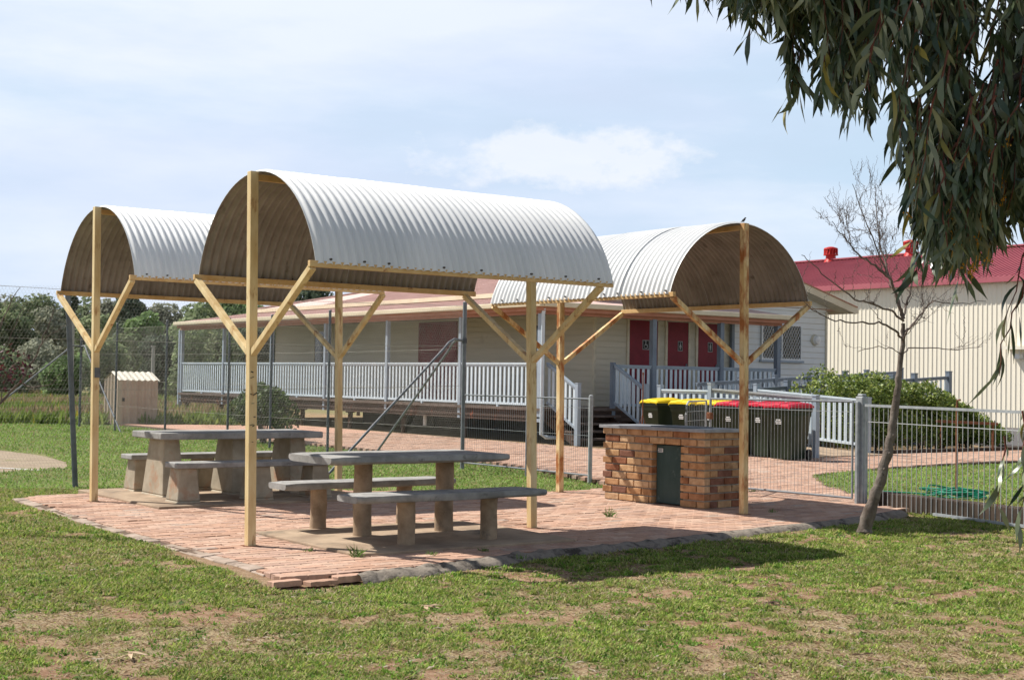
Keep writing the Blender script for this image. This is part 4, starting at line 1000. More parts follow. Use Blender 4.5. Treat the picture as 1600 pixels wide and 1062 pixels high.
# clipped hedge of several bushes
random.seed(21)
hx = [(18.45, .72, 1.84, .85), (19.55, .6, 1.74, .8), (20.4, .6, 1.76, .75), (21.2, .62, 1.62, .8), (22.0, .6, 1.58, .75), (22.75, .55, 1.32, .7), (23.3, .5, 1.08, .62), (23.75, .42, .84, .55)]
lab = ['tallest dense green bush at the left end of the hedge, beside the ramp', 'dense green hedge bush second from the left, just right of the tallest one', 'green hedge bush in front of the dark ramp posts, third from the left', 'broad green hedge bush just left of the bare tree trunk', 'green hedge bush right behind the bare tree trunk', 'green hedge bush right of the bare tree trunk', 'low green hedge bush, second from the right end', 'lowest hedge bush at the right end near the asphalt']
for k, (a, r, h, rb) in enumerate(hx):
    rb -= .12; h *= .97
    t = empty('hedge_bush', (a, 9.9, 0), lab[k], 'bush', 'bushes of the hedge beside the path')
    ell = [((a, 9.9, h*.5), (r, rb, h*.5)), ((a-.3, 9.6, h*.68), (r*.5, .5, h*.30)), ((a+.35, 10.1, h*.72), (r*.45, .45, h*.26)), ((a+.1, 9.4, h*.45), (r*.6, .45, h*.35)), ((a+.5, 9.5, h*.3), (r*.5, .5, h*.28))]
    leafcloud('foliage', ell, 5400, .078, HG, M['leaf'], t, .5, .6, hole=.33, seed=k)
    mb = MB()
    for q in range(5):
        x = a+random.uniform(-.4, .4); yy = 9.9+random.uniform(-.3, .3); mb.tube([(x, yy, -.1), (x+random.uniform(-.1, .1), yy, h*.4), (x+random.uniform(-.2, .2), yy+random.uniform(-.2, .2), h*.8)], [.02, .016, .006], 6)
    obj('stem', mb, M['bark_dark'], t)
# shrub by the netting fence
t = empty('shrub', (8.5, 17.0, 0), 'leafy round green shrub in front of the long verandah', 'shrub')
ell = [((8.5, 17.0, .80), (.5, .6, .42)), ((8.3, 17.3, .65), (.4, .45, .35)), ((8.5, 16.6, .75), (.42, .45, .40)), ((8.6, 16.2, .55), (.35, .4, .35)), ((8.5, 17.1, 1.1), (.22, .22, .16))]
leafcloud('foliage', ell, 5200, .10, [(.05, .10, .02), (.07, .13, .025), (.04, .08, .018), (.13, .20, .05)], M['leaf'], t, .35, .5, hole=.3, seed=31)  # brightest tint paints sunlit spots into the foliage
mb = MB()
for q in range(9):
    u = random.uniform(-.45, .55); mb.tube([(8.5, 16.9+u*.25, -.1), (8.45, 16.85+u*.6, .35), (8.5+random.uniform(-.2, .2), 16.85+u, .9)], [.018, .014, .005], 6)
obj('stem', mb, M['bark_dark'], t)
# background trees and bushes : viewer-frame (x, y, height, half width, palette, label)
def bigtree(px, d, h, hw, pal, label, low=.12, n=3400, size=.34, seed=0, name='gum_tree', cat='tree', lobes=9, hole=.3, grp='trees beyond the field'):
    x = (px-800)/2170*d; c = locv(x, d, 0); random.seed(seed); h *= 1.08 if name == 'gum_tree' else 1
    t = empty(name, c, label, cat, grp); ell = []
    for k in range(lobes+4):
        zz = random.uniform(low+.12, .86)*h; sp = hw*(1-.55*abs(zz/h-.45)*1.6); an = random.uniform(0, 2*PI); rr = random.uniform(.15, .68)*sp
        s = random.uniform(.38, .60)*hw; ell.append(((c.x+math.cos(an)*rr, c.y+math.sin(an)*rr, zz), (s, s, s*random.uniform(.55, .85)+.1)))
    ell.append(((c.x, c.y, h*.90), (hw*.35, hw*.35, h*.09)))
    leafcloud('crown', ell, int(n*1.7), size*1.12, [tuple(c*1.65+e for c, e in zip(q, (.025, .03, .035))) for q in pal], M['farleaf'], t, .30, .6, up=.35, hole=hole, seed=seed)  # crown colours lifted towards grey-blue to imitate distance haze
    mb = MB(); mb.tube([(c.x, c.y, -.2), (c.x+.1, c.y, h*.3), (c.x-.1, c.y+.1, h*.6), (c.x, c.y, h*.85)], [hw*.09, hw*.07, hw*.05, .02], 7)
    for k in range(6):
        e = random.choice(ell)[0]; z0 = h*random.uniform(.2, .5); mb.tube([(c.x, c.y, z0), ((c.x+e[0])/2, (c.y+e[1])/2, (z0+e[2])/2+.1), e], [hw*.04, hw*.03, .015], 6)
    obj('trunk', mb, M['bark_grey'], t)
OLV = [(.105, .135, .06), (.13, .155, .07), (.085, .11, .05), (.15, .165, .085)]
DRK = [(.05, .065, .035), (.065, .08, .045), (.04, .055, .03)]
BRT = [(.10, .15, .05), (.12, .17, .055), (.085, .125, .045)]
PAL = [(.13, .16, .075), (.16, .19, .09), (.10, .13, .055)]
GRY = [(.145, .15, .105), (.17, .17, .12), (.12, .125, .085)]
T = [(-60, 95, 6.3, 3.2, OLV, 'olive green tree at the far left edge of the field'),
 (28, 100, 6.3, 2.6, OLV, 'rounded olive tree behind the red leaved bare branches'),
 (78, 112, 6.0, 2.4, GRY, 'greyish tree between the rounded olive tree and the leaning fence post'),
 (112, 122, 7.7, 1.5, DRK, 'sparse tall dark tree rising behind the leaning fence post'),
 (150, 105, 5.4, 2.2, OLV, 'low olive tree just right of the leaning fence post'),
 (198, 116, 7.7, 2.3, DRK, 'tall dense dark green tree behind the left shelter post'),
 (232, 96, 5.3, 1.9, BRT, 'bright green tree right of the tall dark tree'),
 (250, 125, 7.3, 2.8, GRY, 'pale grey green tree standing far off behind the bright green one'),
 (278, 90, 4.4, 1.8, PAL, 'low pale green tree by the left corner of the verandah roof'),
 (325, 84, 5.7, 2.2, PAL, 'light green tree seen above the left end of the verandah roof'),
 (372, 86, 5.6, 2.0, BRT, 'leafy green tree behind the brace of the nearest shelter'),
 (425, 92, 5.5, 2.3, PAL, 'green tree half hidden by the near end of the middle shelter roof'),
 (488, 100, 7.7, 2.1, DRK, 'dark tree top showing between the shelter beam and the salmon roof'),
 (10, 130, 8.2, 3.6, GRY, 'pale grey tree far behind the rounded olive tree'), (60, 140, 8.4, 3.6, OLV, 'far olive tree seen between the left edge trees'), (135, 140, 8.6, 3.6, OLV, 'far olive tree behind the sparse dark tree'), (175, 135, 7.9, 3.4, GRY, 'far grey tree left of the tall dark tree'), (300, 140, 8.0, 3.4, OLV, 'far olive tree above the verandah roof corner'), (350, 120, 7.2, 3.0, PAL, 'far pale green tree behind the light green one'),
 (-170, 100, 6.5, 3.4, OLV, 'wide olive tree beyond the left edge of the view'),
 (1180, 130, 6, 3, OLV, 'tree far behind the house')]
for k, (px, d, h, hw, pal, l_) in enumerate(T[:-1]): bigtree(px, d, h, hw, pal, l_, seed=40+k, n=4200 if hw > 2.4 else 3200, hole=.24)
B = [(55, 80, 3.0, 2.2, GRY, 'grey green thicket low in the field at the left'), (105, 72, 2.3, 1.5, BRT, 'bright green bush in the field left of the garden shed'),
 (160, 78, 3.4, 1.8, OLV, 'olive bush behind the garden shed, seen left of the shelter post'), (250, 74, 3.3, 1.5, DRK, 'round dark bush just right of the garden shed'),
 (-5, 76, 2.8, 2.0, OLV, 'olive bush low in the field at the left edge'), (205, 88, 3.6, 1.8, OLV, 'olive bush rising behind the garden shed roof'),
 (300, 70, 3.6, 1.6, PAL, 'pale green bush behind the left end of the verandah railing'), (345, 72, 3.8, 1.6, OLV, 'olive bush seen through the verandah'), (395, 75, 4.0, 1.9, DRK, 'dark bush seen through the verandah next to the wall end')]
for k, (px, d, h, hw, pal, l_) in enumerate(B): bigtree(px, d, h, hw, pal, l_, low=-.05, n=2600, size=.22, seed=90+k, name='bush', cat='bush', lobes=8, hole=.2, grp='bushes in the field')
# far wooded belt that closes the horizon
V_, T_ = [], []
n = 26000; xx = rng.uniform(-150, 220, n); yy = 165+rng.uniform(0, 14, n)
hh = 4.2+3.4*fbm(xx*.07, xx*0+3, 3)+1.2*fbm(xx*.4, xx*0+9, 2); zz = rng.random(n)*hh
A_, B_ = ((xx-OX)*CT+(yy-OY)*ST, -(xx-OX)*ST+(yy-OY)*CT); P = np.stack([A_, B_, zz], 1)
nr = rng.normal(size=(n, 3)); nr /= np.linalg.norm(nr, axis=1)[:, None]; t_ = np.cross(nr, rng.normal(size=(n, 3))); t_ /= np.linalg.norm(t_, axis=1)[:, None]; b_2 = np.cross(nr, t_); s_ = rng.uniform(.35, .9, (n, 1))
V = np.stack([P-t_*s_, P+b_2*s_*.6, P+t_*s_, P-b_2*s_*.6], 1).reshape(-1, 3)
npmesh('distant_trees', V, np.arange(4*n).reshape(n, 4), M['farleaf'], tint=tintpal(n, OLV+DRK, fbm(xx*.2, zz*.4+xx*.1, 3)), kind='stuff', label='far off belt of scrub and gum trees closing the horizon', cat='woodland')
# utility poles
for (px, d, h, lab_) in ((113, 60, 3.9, 'slim grey pole standing beside the leaning fence post in the distance'), (240, 68, 2.7, 'short pale pole standing among the field bushes')):
    x = (px-800)/2170*d; c = locv(x, d, 0); mb = MB(); mb.tube([(c.x, c.y, -.2), (c.x, c.y, h)], [.10, .08], 8); mb.tube([(c.x, c.y, h), (c.x, c.y, h+.06)], [.12, .12], 8)
    obj('pole', mb, M['polewood'], label=lab_, cat='pole')
# ------------------------------------------------------------------ BARE TREE
random.seed(77)
def W3(p): return locv(*p)
trunk = [(3.47,13.63,-.10),(3.475,13.63,-.01),(3.51,13.63,.14),(3.61,13.63,.43),(3.69,13.63,.71),(3.73,13.63,.93),(3.78,13.63,1.31),(3.81,13.63,1.59),(3.84,13.63,1.87),(3.84,13.63,2.07)]
bt = empty('bare_tree', W3((3.47, 13.63, -.05)), 'young leafless tree with a curved grey trunk at the edge of the brick paving', 'tree')
mb = MB(); pts = []; rs = []
tr = [q*.86 for q in (.094, .086, .074, .062, .056, .050, .042, .032, .026, .020)]
for i in range(len(trunk)-1):
    for k in range(5):
        t = k/5; p = Vector(trunk[i]).lerp(Vector(trunk[i+1]), t); p += Vector((random.gauss(0, .004), random.gauss(0, .004), 0)); pts.append(W3(p)); rs.append((tr[i]*(1-t)+tr[i+1]*t)*random.uniform(.92, 1.1))
mb.tube(pts, rs, 12); 
for z, i in ((.8, 18), (.62, 15), (1.1, 25), (.95, 21)):
    c = pts[i]; mb.tube([c, c+Vector((-.5, -.8, .1)).normalized()*rs[i]*1.2], [rs[i]*.45, rs[i]*.2], 8)
obj('trunk', mb, M['bark_grey'], bt, smooth=True)
cr = MB()
def limb(path, r0, r1, dens, depth=0):
    P_ = [Vector(p) for p in path]; pts = []; rs = []
    sub = 4
    for i in range(len(P_)-1):
        for k in range(sub):
            t = k/sub; p = P_[i].lerp(P_[i+1], t)+Vector([random.gauss(0, .006) for _ in range(3)]); pts.append(p)
    pts.append(P_[-1]); n = len(pts)
    for k in range(n): rs.append(r0+(r1-r0)*k/(n-1))
    cr.tube([W3(p) for p in pts], rs, 6 if r0 > .008 else 4, cap=False)
    if depth > 3: return
    Lt = sum((pts[i+1]-pts[i]).length for i in range(n-1))
    m = max(1, int(Lt*dens))
    for k in range(m):
        i = random.randint(int(n*.18), n-2); d = (pts[i+1]-pts[i]).normalized()
        side = d.cross(Vector([random.gauss(0, 1) for _ in range(3)])).normalized()
        nd = (d*random.uniform(.7, 1.1)+side*random.uniform(.45, .9)+Vector((0, 0, .28))).normalized()
        l = random.uniform(.18, .42)*(1 if depth == 0 else .6)*(1.25-.6*i/n)
        q = [pts[i]]; dd = nd
        for j in range(3): dd = (dd+Vector((0, 0, .16))+Vector([random.gauss(0, .10) for _ in range(3)])).normalized(); q.append(q[-1]+dd*l/3)
        rr = rs[i]*.55
        limb(q, max(rr, .0022), .0011, dens*1.35, depth+1 if l > .1 else 9)
L1 = [(3.84,13.63,2.07),(3.78,13.60,2.25),(3.67,13.50,2.46),(3.50,13.40,2.57),(3.30,13.30,2.67),(3.14,13.20,2.83),(3.01,13.10,2.96)]
L2 = [(3.84,13.63,2.07),(3.79,13.70,2.30),(3.76,13.90,2.52),(3.74,14.10,2.80),(3.73,14.20,3.07),(3.73,14.30,3.41)]
L3 = [(3.76,13.90,2.52),(3.58,13.80,2.89),(3.43,13.70,3.14),(3.32,13.60,3.39)]
L4 = [(3.84,13.63,2.07),(3.95,13.80,2.33),(4.05,14.00,2.57),(4.12,14.20,2.85)]
L5 = [(3.84,13.63,2.06),(3.67,13.40,2.13),(3.41,13.10,2.18),(3.18,12.90,2.22),(2.92,12.70,2.36),(2.72,12.60,2.51),(2.60,12.50,2.58)]
L6 = [(3.82,13.63,1.89),(3.65,13.30,1.96),(3.44,13.00,2.00),(3.18,12.80,1.99),(2.93,12.60,2.00),(2.73,12.50,2.07),(2.60,12.40,2.16)]
L7 = [(3.84,13.63,1.94),(4.00,13.90,2.02),(4.16,14.10,2.17),(4.30,14.20,2.29),(4.58,14.40,2.27),(4.98,14.60,2.32)]
L8 = [(3.83,13.63,1.84),(3.83,13.40,1.96),(3.90,13.30,2.05),(3.95,13.20,2.17)]
L9 = [(3.81,13.63,1.71),(3.97,13.90,1.79),(4.29,14.20,1.81),(4.65,14.50,1.80),(4.98,14.70,1.85)]
L10 = [(3.81,13.63,1.73),(3.68,13.40,1.77),(3.48,13.20,1.79),(3.24,13.00,1.73)]
for P_, r, dn in ((L1, .017, 6), (L2, .018, 6), (L3, .009, 5), (L4, .012, 5), (L5, .012, 3), (L6, .012, 2.4), (L7, .012, 3.4), (L8, .010, 6), (L9, .008, 3), (L10, .006, 3)): limb(P_, r, .003, dn)
obj('branches', cr, M['twig'], bt)
# red leaved bare plum at the left edge
pt = empty('plum_shrub', W3((-5.45, 12.6, -.05)), 'straggly shrub with bare branches and dark red leaves at the left edge', 'shrub')
cr = MB()
paths = [([(-5.45,12.6,-.1),(-5.20,12.50,.31),(-4.98,12.50,.72),(-4.76,12.50,.98),(-4.59,12.50,1.14),(-4.40,12.50,1.33),(-4.30,12.50,1.52),(-4.21,12.50,1.73),(-4.13,12.50,2.01)], .022),
 ([(-4.40,12.50,1.31),(-4.32,12.50,1.27),(-4.17,12.50,1.29),(-4.05,12.50,1.40)], .008), ([(-4.98,12.50,.72),(-4.89,12.50,1.29),(-4.72,12.50,1.61),(-4.61,12.50,1.82),(-4.53,12.50,2.02),(-4.44,12.50,2.17)], .012),
 ([(-4.76,12.50,.98),(-4.63,12.50,1.44),(-4.50,12.50,1.76),(-4.40,12.50,2.05)], .008), ([(-4.25,12.50,1.65),(-4.18,12.50,1.73),(-4.09,12.50,1.78)], .005), ([(-4.59,12.50,1.14),(-4.52,12.50,1.44),(-4.40,12.50,1.53)], .006), ([(-5.2,12.5,.31),(-5.3,12.4,1.0),(-5.5,12.6,1.9)], .014)]
for p, r in paths: limb(p, r, .0025, 1.1, 2)
obj('branches', cr, M['twig'], pt)
leafcloud('foliage', [((*loc(-4.55, 12.5), 1.50), (.22, .25, .17)), ((*loc(-4.40, 12.45), 1.40), (.15, .2, .10)), ((*loc(-4.75, 12.6), 1.35), (.25, .25, .2))], 260, .045, [(.07, .018, .022), (.10, .022, .03), (.05, .015, .018)], M['leaf'], pt, .1, .55, hole=.35, seed=5)
# ------------------------------------------------------------------ EUCALYPTUS (crown hangs in from the right)
eu = empty('eucalyptus_tree', W3((4.3, 5.7, 0)), 'drooping gum tree branches with long grey green sickle leaves hanging at the upper right', 'tree')
env = [(.52, 3.0), (.61, 2.88), (.70, 2.82), (.78, 2.83), (.925, 2.70), (1.01, 2.77), (1.06, 2.74), (1.135, 2.74), (1.20, 2.72), (1.25, 2.5), (1.31, 2.36), (1.40, 2.25), (1.50, 2.27), (1.54, 1.93), (1.62, 1.72), (1.77, 1.70), (1.93, 1.78), (2.02, 1.92), (2.15, 1.85), (2.6, 1.7), (3.4, 1.9)]
ex = np.array([e[0] for e in env]); ez_ = np.array([e[1] for e in env])
random.seed(99)
strings = []
def addstring(x, y, zend, zlen, dense=1.0): strings.append((x, y, zend, zlen, dense))
for k in range(146):
    cx_ = .52+2.3*(random.random()**.75); cy_ = random.uniform(5.0, 6.2); fr = random.random()
    dz = 0 if fr < .38 else random.random()**1.1*1.5
    nst = random.randint(4, 7)
    for q in range(nst):
        x = cx_+random.gauss(0, .045); y = cy_+random.gauss(0, .06); z = EYE+(float(np.interp(x*5.5/y, ex, ez_))-EYE)*y/5.5+.13+dz+abs(random.gauss(0, .09))
        if z > 3.7 or (x < 1.5 and z > 3.5): continue
        addstring(x, y, z, random.uniform(.30, .65))
for k in range(46):
    cx_ = random.uniform(.5, 1.32); cy_ = random.uniform(5.1, 5.9); z0_ = EYE+(float(np.interp(cx_*5.5/cy_, ex, ez_))-EYE)*cy_/5.5+.04+abs(random.gauss(0, .16))
    for q in range(5): addstring(cx_+random.gauss(0, .04), cy_+random.gauss(0, .05), z0_+abs(random.gauss(0, .05)), random.uniform(.3, .6))
for (x, z) in ((1.09, 2.44), (1.12, 2.50), (1.08, 2.56), (1.09, 2.52), (1.12, 2.56), (1.07, 2.62), (1.10, 2.6), (1.33, 2.42), (.92, 2.70), (1.6, 1.76), (1.78, 1.72)): addstring(x, 5.5, z, .6)
for k in range(30): addstring(1.94+random.random()**1.6*.42, random.uniform(5.2, 5.6), random.choice([random.uniform(.80, 1.0), random.uniform(1.15, 1.6)]), random.uniform(.25, .45), .5)
LB = []; LD = []; LL = []; tw = MB()
for (x, y, ze, zl, dn) in strings:
    n = 6; pts = []; px_, py_ = random.uniform(-.08, .08)+.05, random.uniform(-.1, .1)
    for k in range(n+1):
        t = k/n; pts.append(Vector((x+px_*(1-t)**1.3+random.gauss(0, .008), y+py_*(1-t)**1.3+random.gauss(0, .008), ze+.10+zl*(1-t))))
    tw.tube([W3(p) for p in pts], [.0035*(1-t/(n+1))+.001 for t in range(n+1)], 4, cap=False)
    m = int(zl/.020*dn)
    for j in range(m):
        t = (j+random.random())/m*n; i = min(int(t), n-1); p = pts[i].lerp(pts[i+1], t-i)
        a = random.uniform(0, 2*PI); spread = random.uniform(.1, .6) if random.random() < .7 else random.uniform(.6, 1.5)
        d = Vector((math.cos(a)*spread, math.sin(a)*spread, -1)).normalized()
        LB.append(p); LD.append(d); LL.append(random.choice([random.uniform(.06, .11), random.uniform(.09, .15), random.uniform(.12, .18)]))
obj('twigs', tw, M['twig_red'], eu)
nL = len(LB); Bp = np.array([[*W3(p)] for p in LB]); Dv = np.array([[d.x*CT+d.y*ST, -d.x*ST+d.y*CT, d.z] for d in LD]); Ll = np.array(LL)[:, None]
sv = np.cross(Dv, rng.normal(size=(nL, 3))); sv /= np.linalg.norm(sv, axis=1)[:, None]; nv_ = np.cross(Dv, sv)
cv = rng.uniform(-.38, .38, (nL, 1)); Wd = rng.uniform(.007, .0125, (nL, 1)); tw_ = rng.uniform(-1.2, 1.2, (nL, 1)); ns = 6; rows_ = []
for k in range(ns+1):
    t = k/ns; c = Bp+Dv*Ll*t+nv_*cv*Ll*4*t*(1-t)*.5+sv*cv*Ll*(t**2)*.5
    c[:, 2] -= (Ll*.10*t*t)[:, 0]
    w = Wd*(math.sin(PI*min(1, (t*.92+.05)))**.8)*(1 if t < .75 else (1-t)/.25*.8+.05)
    s2 = nv_*np.cos(tw_*t*2)+sv*np.sin(tw_*t*2)
    rows_ += [c-s2*w, c+s2*w]
V = np.stack(rows_, 1).reshape(-1, 3); m_ = 2*(ns+1); base_ = np.arange(nL)[:, None]*m_
F = np.concatenate([base_+np.array([[2*k, 2*k+1, 2*k+3, 2*k+2]]) for k in range(ns)])
tn = tintpal(nL, [(.055, .085, .042), (.085, .115, .06), (.035, .06, .03), (.14, .17, .095), (.22, .245, .15)], None, .28)  # lightest tints put sunlit highlights into the leaf colour
yel = rng.random(nL) < .02; tn[yel] = (.25, .22, .05)
npmesh('leaves', V, F, M['gumleaf'], tint=np.tile(tn, (ns, 1)), parent=eu, smooth=True)
# flower buds in clusters
bd = MB(); random.seed(4)
for k in range(26):
    x, y, z = random.choice([(1.72, 5.15, 2.05), (1.62, 5.2, 2.15), (1.66, 5.1, 1.95), (1.80, 5.2, 2.15), (1.55, 5.15, 2.12), (1.75, 5.1, 2.3), (1.68, 5.15, 1.85), (1.50, 5.1, 2.5)]); c = Vector((x+random.gauss(0, .06), y+random.gauss(0, .05), z+random.gauss(0, .05))); bd.tube([W3(c+Vector((0, 0, -.02))), W3(c+Vector((.01, 0, .05)))], .0012, 4)
    for q in range(random.randint(4, 8)):
        p = c+Vector([random.gauss(0, .010) for _ in range(3)]); bd.tube([W3(p), W3(p+Vector((0, 0, .004))), W3(p+Vector((0, 0, .009)))], [.0015, .0042, .001], 5)
obj('flower_buds', bd, M['bud'], eu)
mb = MB()
def gl(path, r0, r1):
    P_ = [W3(p) for p in path]; n = len(P_); mb.tube(P_, [r0+(r1-r0)*k/(n-1) for k in range(n)], 10)
gl([(4.3, 5.7, -.1), (4.28, 5.7, 1.2), (4.2, 5.7, 2.4), (4.0, 5.7, 3.4), (3.9, 5.75, 4.6), (3.95, 5.8, 6.0)], .22, .09)
gl([(4.1, 5.7, 2.9), (3.4, 5.65, 3.5), (2.7, 5.6, 3.8), (1.9, 5.6, 3.85), (1.2, 5.55, 3.7), (.7, 5.5, 3.3)], .09, .012)
gl([(4.2, 5.7, 2.3), (3.6, 5.5, 2.8), (3.0, 5.5, 2.95), (2.4, 5.5, 2.9), (1.9, 5.5, 2.6)], .06, .01)
gl([(2.7, 5.6, 3.8), (2.2, 5.9, 3.4), (1.7, 6.0, 3.2), (1.3, 6.0, 3.0)], .03, .006)
obj('trunk', mb, M['bark_grey'], eu, smooth=True)
# ------------------------------------------------------------------ GRASS
def blades(name, x, y, hgt, wid, pal, label, cat, tilt=(.5, 1.1), kk=None, wx=None, z=None, seg2=False):
    """x,y in site grid"""
    n = len(x); z = gheight(x, y) if z is None else z
    az = rng.uniform(0, 2*PI, n); ti = rng.uniform(tilt[0], tilt[1], n)
    d = np.stack([np.cos(az)*np.sin(ti), np.sin(az)*np.sin(ti), np.cos(ti)], 1); s = np.stack([-np.sin(az), np.cos(az), np.zeros(n)], 1)
    s = s*np.cos(.6)+np.array([0, 0, 1])*0; P = np.stack([x, y, z-.002], 1); h = hgt[:, None]; w = wid[:, None]
    mid = P+d*h*.55
    tip = P+d*h-np.array([0, 0, 1])*h*.22*np.sin(ti)[:, None]
    V = np.stack([P-s*w*.5, P+s*w*.5, mid+s*w*.55, tip, mid-s*w*.55], 1).reshape(-1, 3)
    F = np.arange(5*n).reshape(n, 5)
    return npmesh(name, V, F, M['grass'], tint=pal, kind='stuff', label=label, cat=cat)
def wedge(n, y0, y1, pw=0, x0=-.41, x1=.41):
    u = rng.random(n); yy = y0+(y1-y0)*u; xx = rng.uniform(x0, x1, n)*yy
    return xx, yy, (xx-OX)*CT+(yy-OY)*ST, -(xx-OX)*ST+(yy-OY)*CT
def excl(a, b, polys):
    m = np.ones(len(a), bool)
    for p in polys: m &= ~inside(a, b, p)
    return m
wx, wy, a, b = wedge(760000, 5.9, 17.5)
g, s = cover(a, b)
fine = .5*fbm(a*7+5, b*7+2, 2)+.5*fbm(a*17+5, b*17+2, 2)
m = (rng.random(len(a)) < np.clip(g*1.15-.10+(fine-.5)*3.4, 0.05, 1)) & excl(a, b, [PATIO, CLAY, ROAD, YARD]) & ~near_patio_grow(a, b)
a, b, g, s, wy, fine = a[m], b[m], g[m], s[m], wy[m], fine[m]; n = len(a)
lush = np.clip(g+(fine-.5), 0, 1)
cl = np.clip((fbm(a*5+70, b*5+20, 2)-.3)/.4, 0, 1)
h = rng.uniform(.016, .040, n)*(.55+.4*lush+.75*cl**2)*(wy/9)**.35; w = rng.uniform(.0045, .010, n)*(wy/9)**.45
dry = rng.random(n) < np.clip(.20+.45*s*(1-g*.45), 0, .8)
pal = tintpal(n, [(.20, .29, .045), (.27, .36, .065), (.35, .41, .09), (.13, .21, .035), (.41, .43, .15)], np.clip((.35*fbm(a*2+1, b*2+1, 3)+.65*fbm(a*11+61, b*11+1, 2)-.5)*2.2+.55, 0, 1.15))
pal[dry] = tintpal(int(dry.sum()), [(.42, .33, .17), (.34, .27, .12), (.30, .29, .11), (.50, .42, .26)])
blades('grass', a, b, h, w, pal, 'patchy low green grass growing over the lawn in the foreground', 'grass')
# broad leaved lawn weeds in rosettes
cw, cwy, ca_, cb_ = wedge(5200, 5.9, 14.5)
gg, ss_ = cover(ca_, cb_); m = (gg+rng.normal(0, .25, len(gg)) > .25) & excl(ca_, cb_, [PATIO, CLAY, ROAD]) & ~near_patio_grow(ca_, cb_)
ca_, cb_, cwy = ca_[m], cb_[m], cwy[m]; rr = np.repeat(np.arange(len(ca_)), 15); n = len(rr)
pc = tintpal(len(ca_), [(.12, .23, .03), (.17, .31, .04), (.22, .36, .06), (.08, .16, .025)], None, .2)
blades('lawn_weeds', ca_[rr]+rng.normal(0, .022, n), cb_[rr]+rng.normal(0, .022, n), rng.uniform(.018, .042, n)*(cwy[rr]/9)**.3, rng.uniform(.008, .015, n)*(cwy[rr]/9)**.4, pc[rr]*rng.uniform(.8, 1.2, (n, 1)), 'low broad leaved lawn weeds in small rosettes among the foreground grass', 'weeds', tilt=(.4, 1.35))
# dry straw litter lying flat
wx, wy, a, b = wedge(150000, 5.9, 14)
g, s = cover(a, b); m = (rng.random(len(a)) < np.clip(.25+.75*s-.55*g, .04, 1)) & excl(a, b, [PATIO]) & ~near_patio_grow(a, b)
a, b, wy = a[m], b[m], wy[m]; n = len(a)
blades('dry_grass', a, b, rng.uniform(.02, .06, n), rng.uniform(.0015, .0035, n)*(wy/8)**.5, tintpal(n, [(.50, .40, .27), (.42, .31, .20), (.60, .51, .38), (.34, .23, .15)]), 'dry straw litter and dead grass between the green patches', 'dead grass', tilt=(1.0, 1.5))
wx, wy, a, b = wedge(230000, 17, 48)
m = excl(a, b, [PATIO, CLAY, ROAD, YARD]) & (~((a > 17.5) & (b > 11.4))); g, s = cover(a, b); m &= rng.random(len(a)) < .25+.75*g
a, b, wy = a[m], b[m], wy[m]; n = len(a)
pal = tintpal(n, [(.16, .28, .045), (.20, .33, .06), (.24, .36, .08), (.27, .34, .12)], fbm(a*.7, b*.7, 3)); d_ = rng.random(n) < .12; pal[d_] = (.34, .28, .13)
blades('lawn_grass', a, b, rng.uniform(.03, .065, n)*(wy/17)**.5, rng.uniform(.010, .018, n)*(wy/17)**.7, pal, 'mown green lawn behind the shelters and inside the mesh fence', 'grass')
wx, wy, a, b = wedge(120000, 39, 78, x0=-.46, x1=-.16)
hh = fbm(a*.22, b*.22, 3); m = (a < 13.5) | (b > 36); m &= rng.random(len(a)) < np.clip(hh*1.6-.1, .1, 1); a, b, wy, hh = a[m], b[m], wy[m], hh[m]; n = len(a)
k_ = fbm(a*.35+50, b*.35, 3)
pal = tintpal(n, [(.19, .26, .06), (.23, .29, .08), (.15, .21, .05)], None); br_ = k_+rng.normal(0, .06, n) > .52; pal[br_] = tintpal(int(br_.sum()), [(.33, .25, .14), (.26, .19, .11), (.36, .31, .16)])
yl = rng.random(n) < .015; pal[yl] = (.45, .38, .04)
blades('field_weeds', a, b, rng.uniform(.15, .5, n)*(.5+hh), rng.uniform(.05, .12, n), pal, 'rank weeds and tall dry grass filling the field beyond the lawn', 'weeds', tilt=(.05, .7))
# weed tufts on the slab edges and paving
random.seed(12)
tf = [((-1.62, 11.3), 'small weed at the front left edge of the round legged table slab'), ((-1.21, 11.0), 'tall thin weed at the front corner of the round legged table slab'), ((-.62, 11.2), 'weed growing in front of the nearest bench leg'), ((-.2, 11.5), 'weed in the slab joint right of the nearest bench leg'), ((1.05, 14.55), 'slender weed on the paving in front of the barbecue'), ((2.9, 15.4), 'flat weed on the paving right of the shelter post'), ((.1, 11.05), 'weed at the kerb below the middle shelter'), ((3.2, 18.3), 'small weed under the closed gate leaf')]
for (x, y), l_ in tf:
    c = locv(x, y, .0); n = 34; aa_ = rng.normal(0, .022, (n, 2)); A = c.x+aa_[:, 0]; Bb = c.y+aa_[:, 1]
    o = blades('weed_tuft', A, Bb, rng.uniform(.02, .07, n)*(2.2 if 'tall' in l_ or 'slender' in l_ else .8), rng.uniform(.004, .008, n), tintpal(n, [(.12, .20, .05), (.16, .24, .07)]), l_, 'weed', tilt=(.05, 1.0), z=np.full(n, .0))
    del o['kind']; o['group'] = 'weeds on the patio'
# gum leaf litter
lw, lwy, la, lb = wedge(900, 5.9, 13); m = excl(la, lb, [PATIO]) & ~near_patio_grow(la, lb) & (fbm(la*.8, lb*.8, 2) > .45); la, lb = la[m], lb[m]; n = len(la)
blades('leaf_litter', la, lb, rng.uniform(.04, .085, n), rng.uniform(.008, .014, n), tintpal(n, [(.42, .33, .24), (.30, .20, .14), (.16, .11, .08), (.50, .44, .36)]), 'scattered dry gum leaves lying on the lawn', 'leaf litter', tilt=(1.35, 1.55), z=gheight(la, lb)+.012)
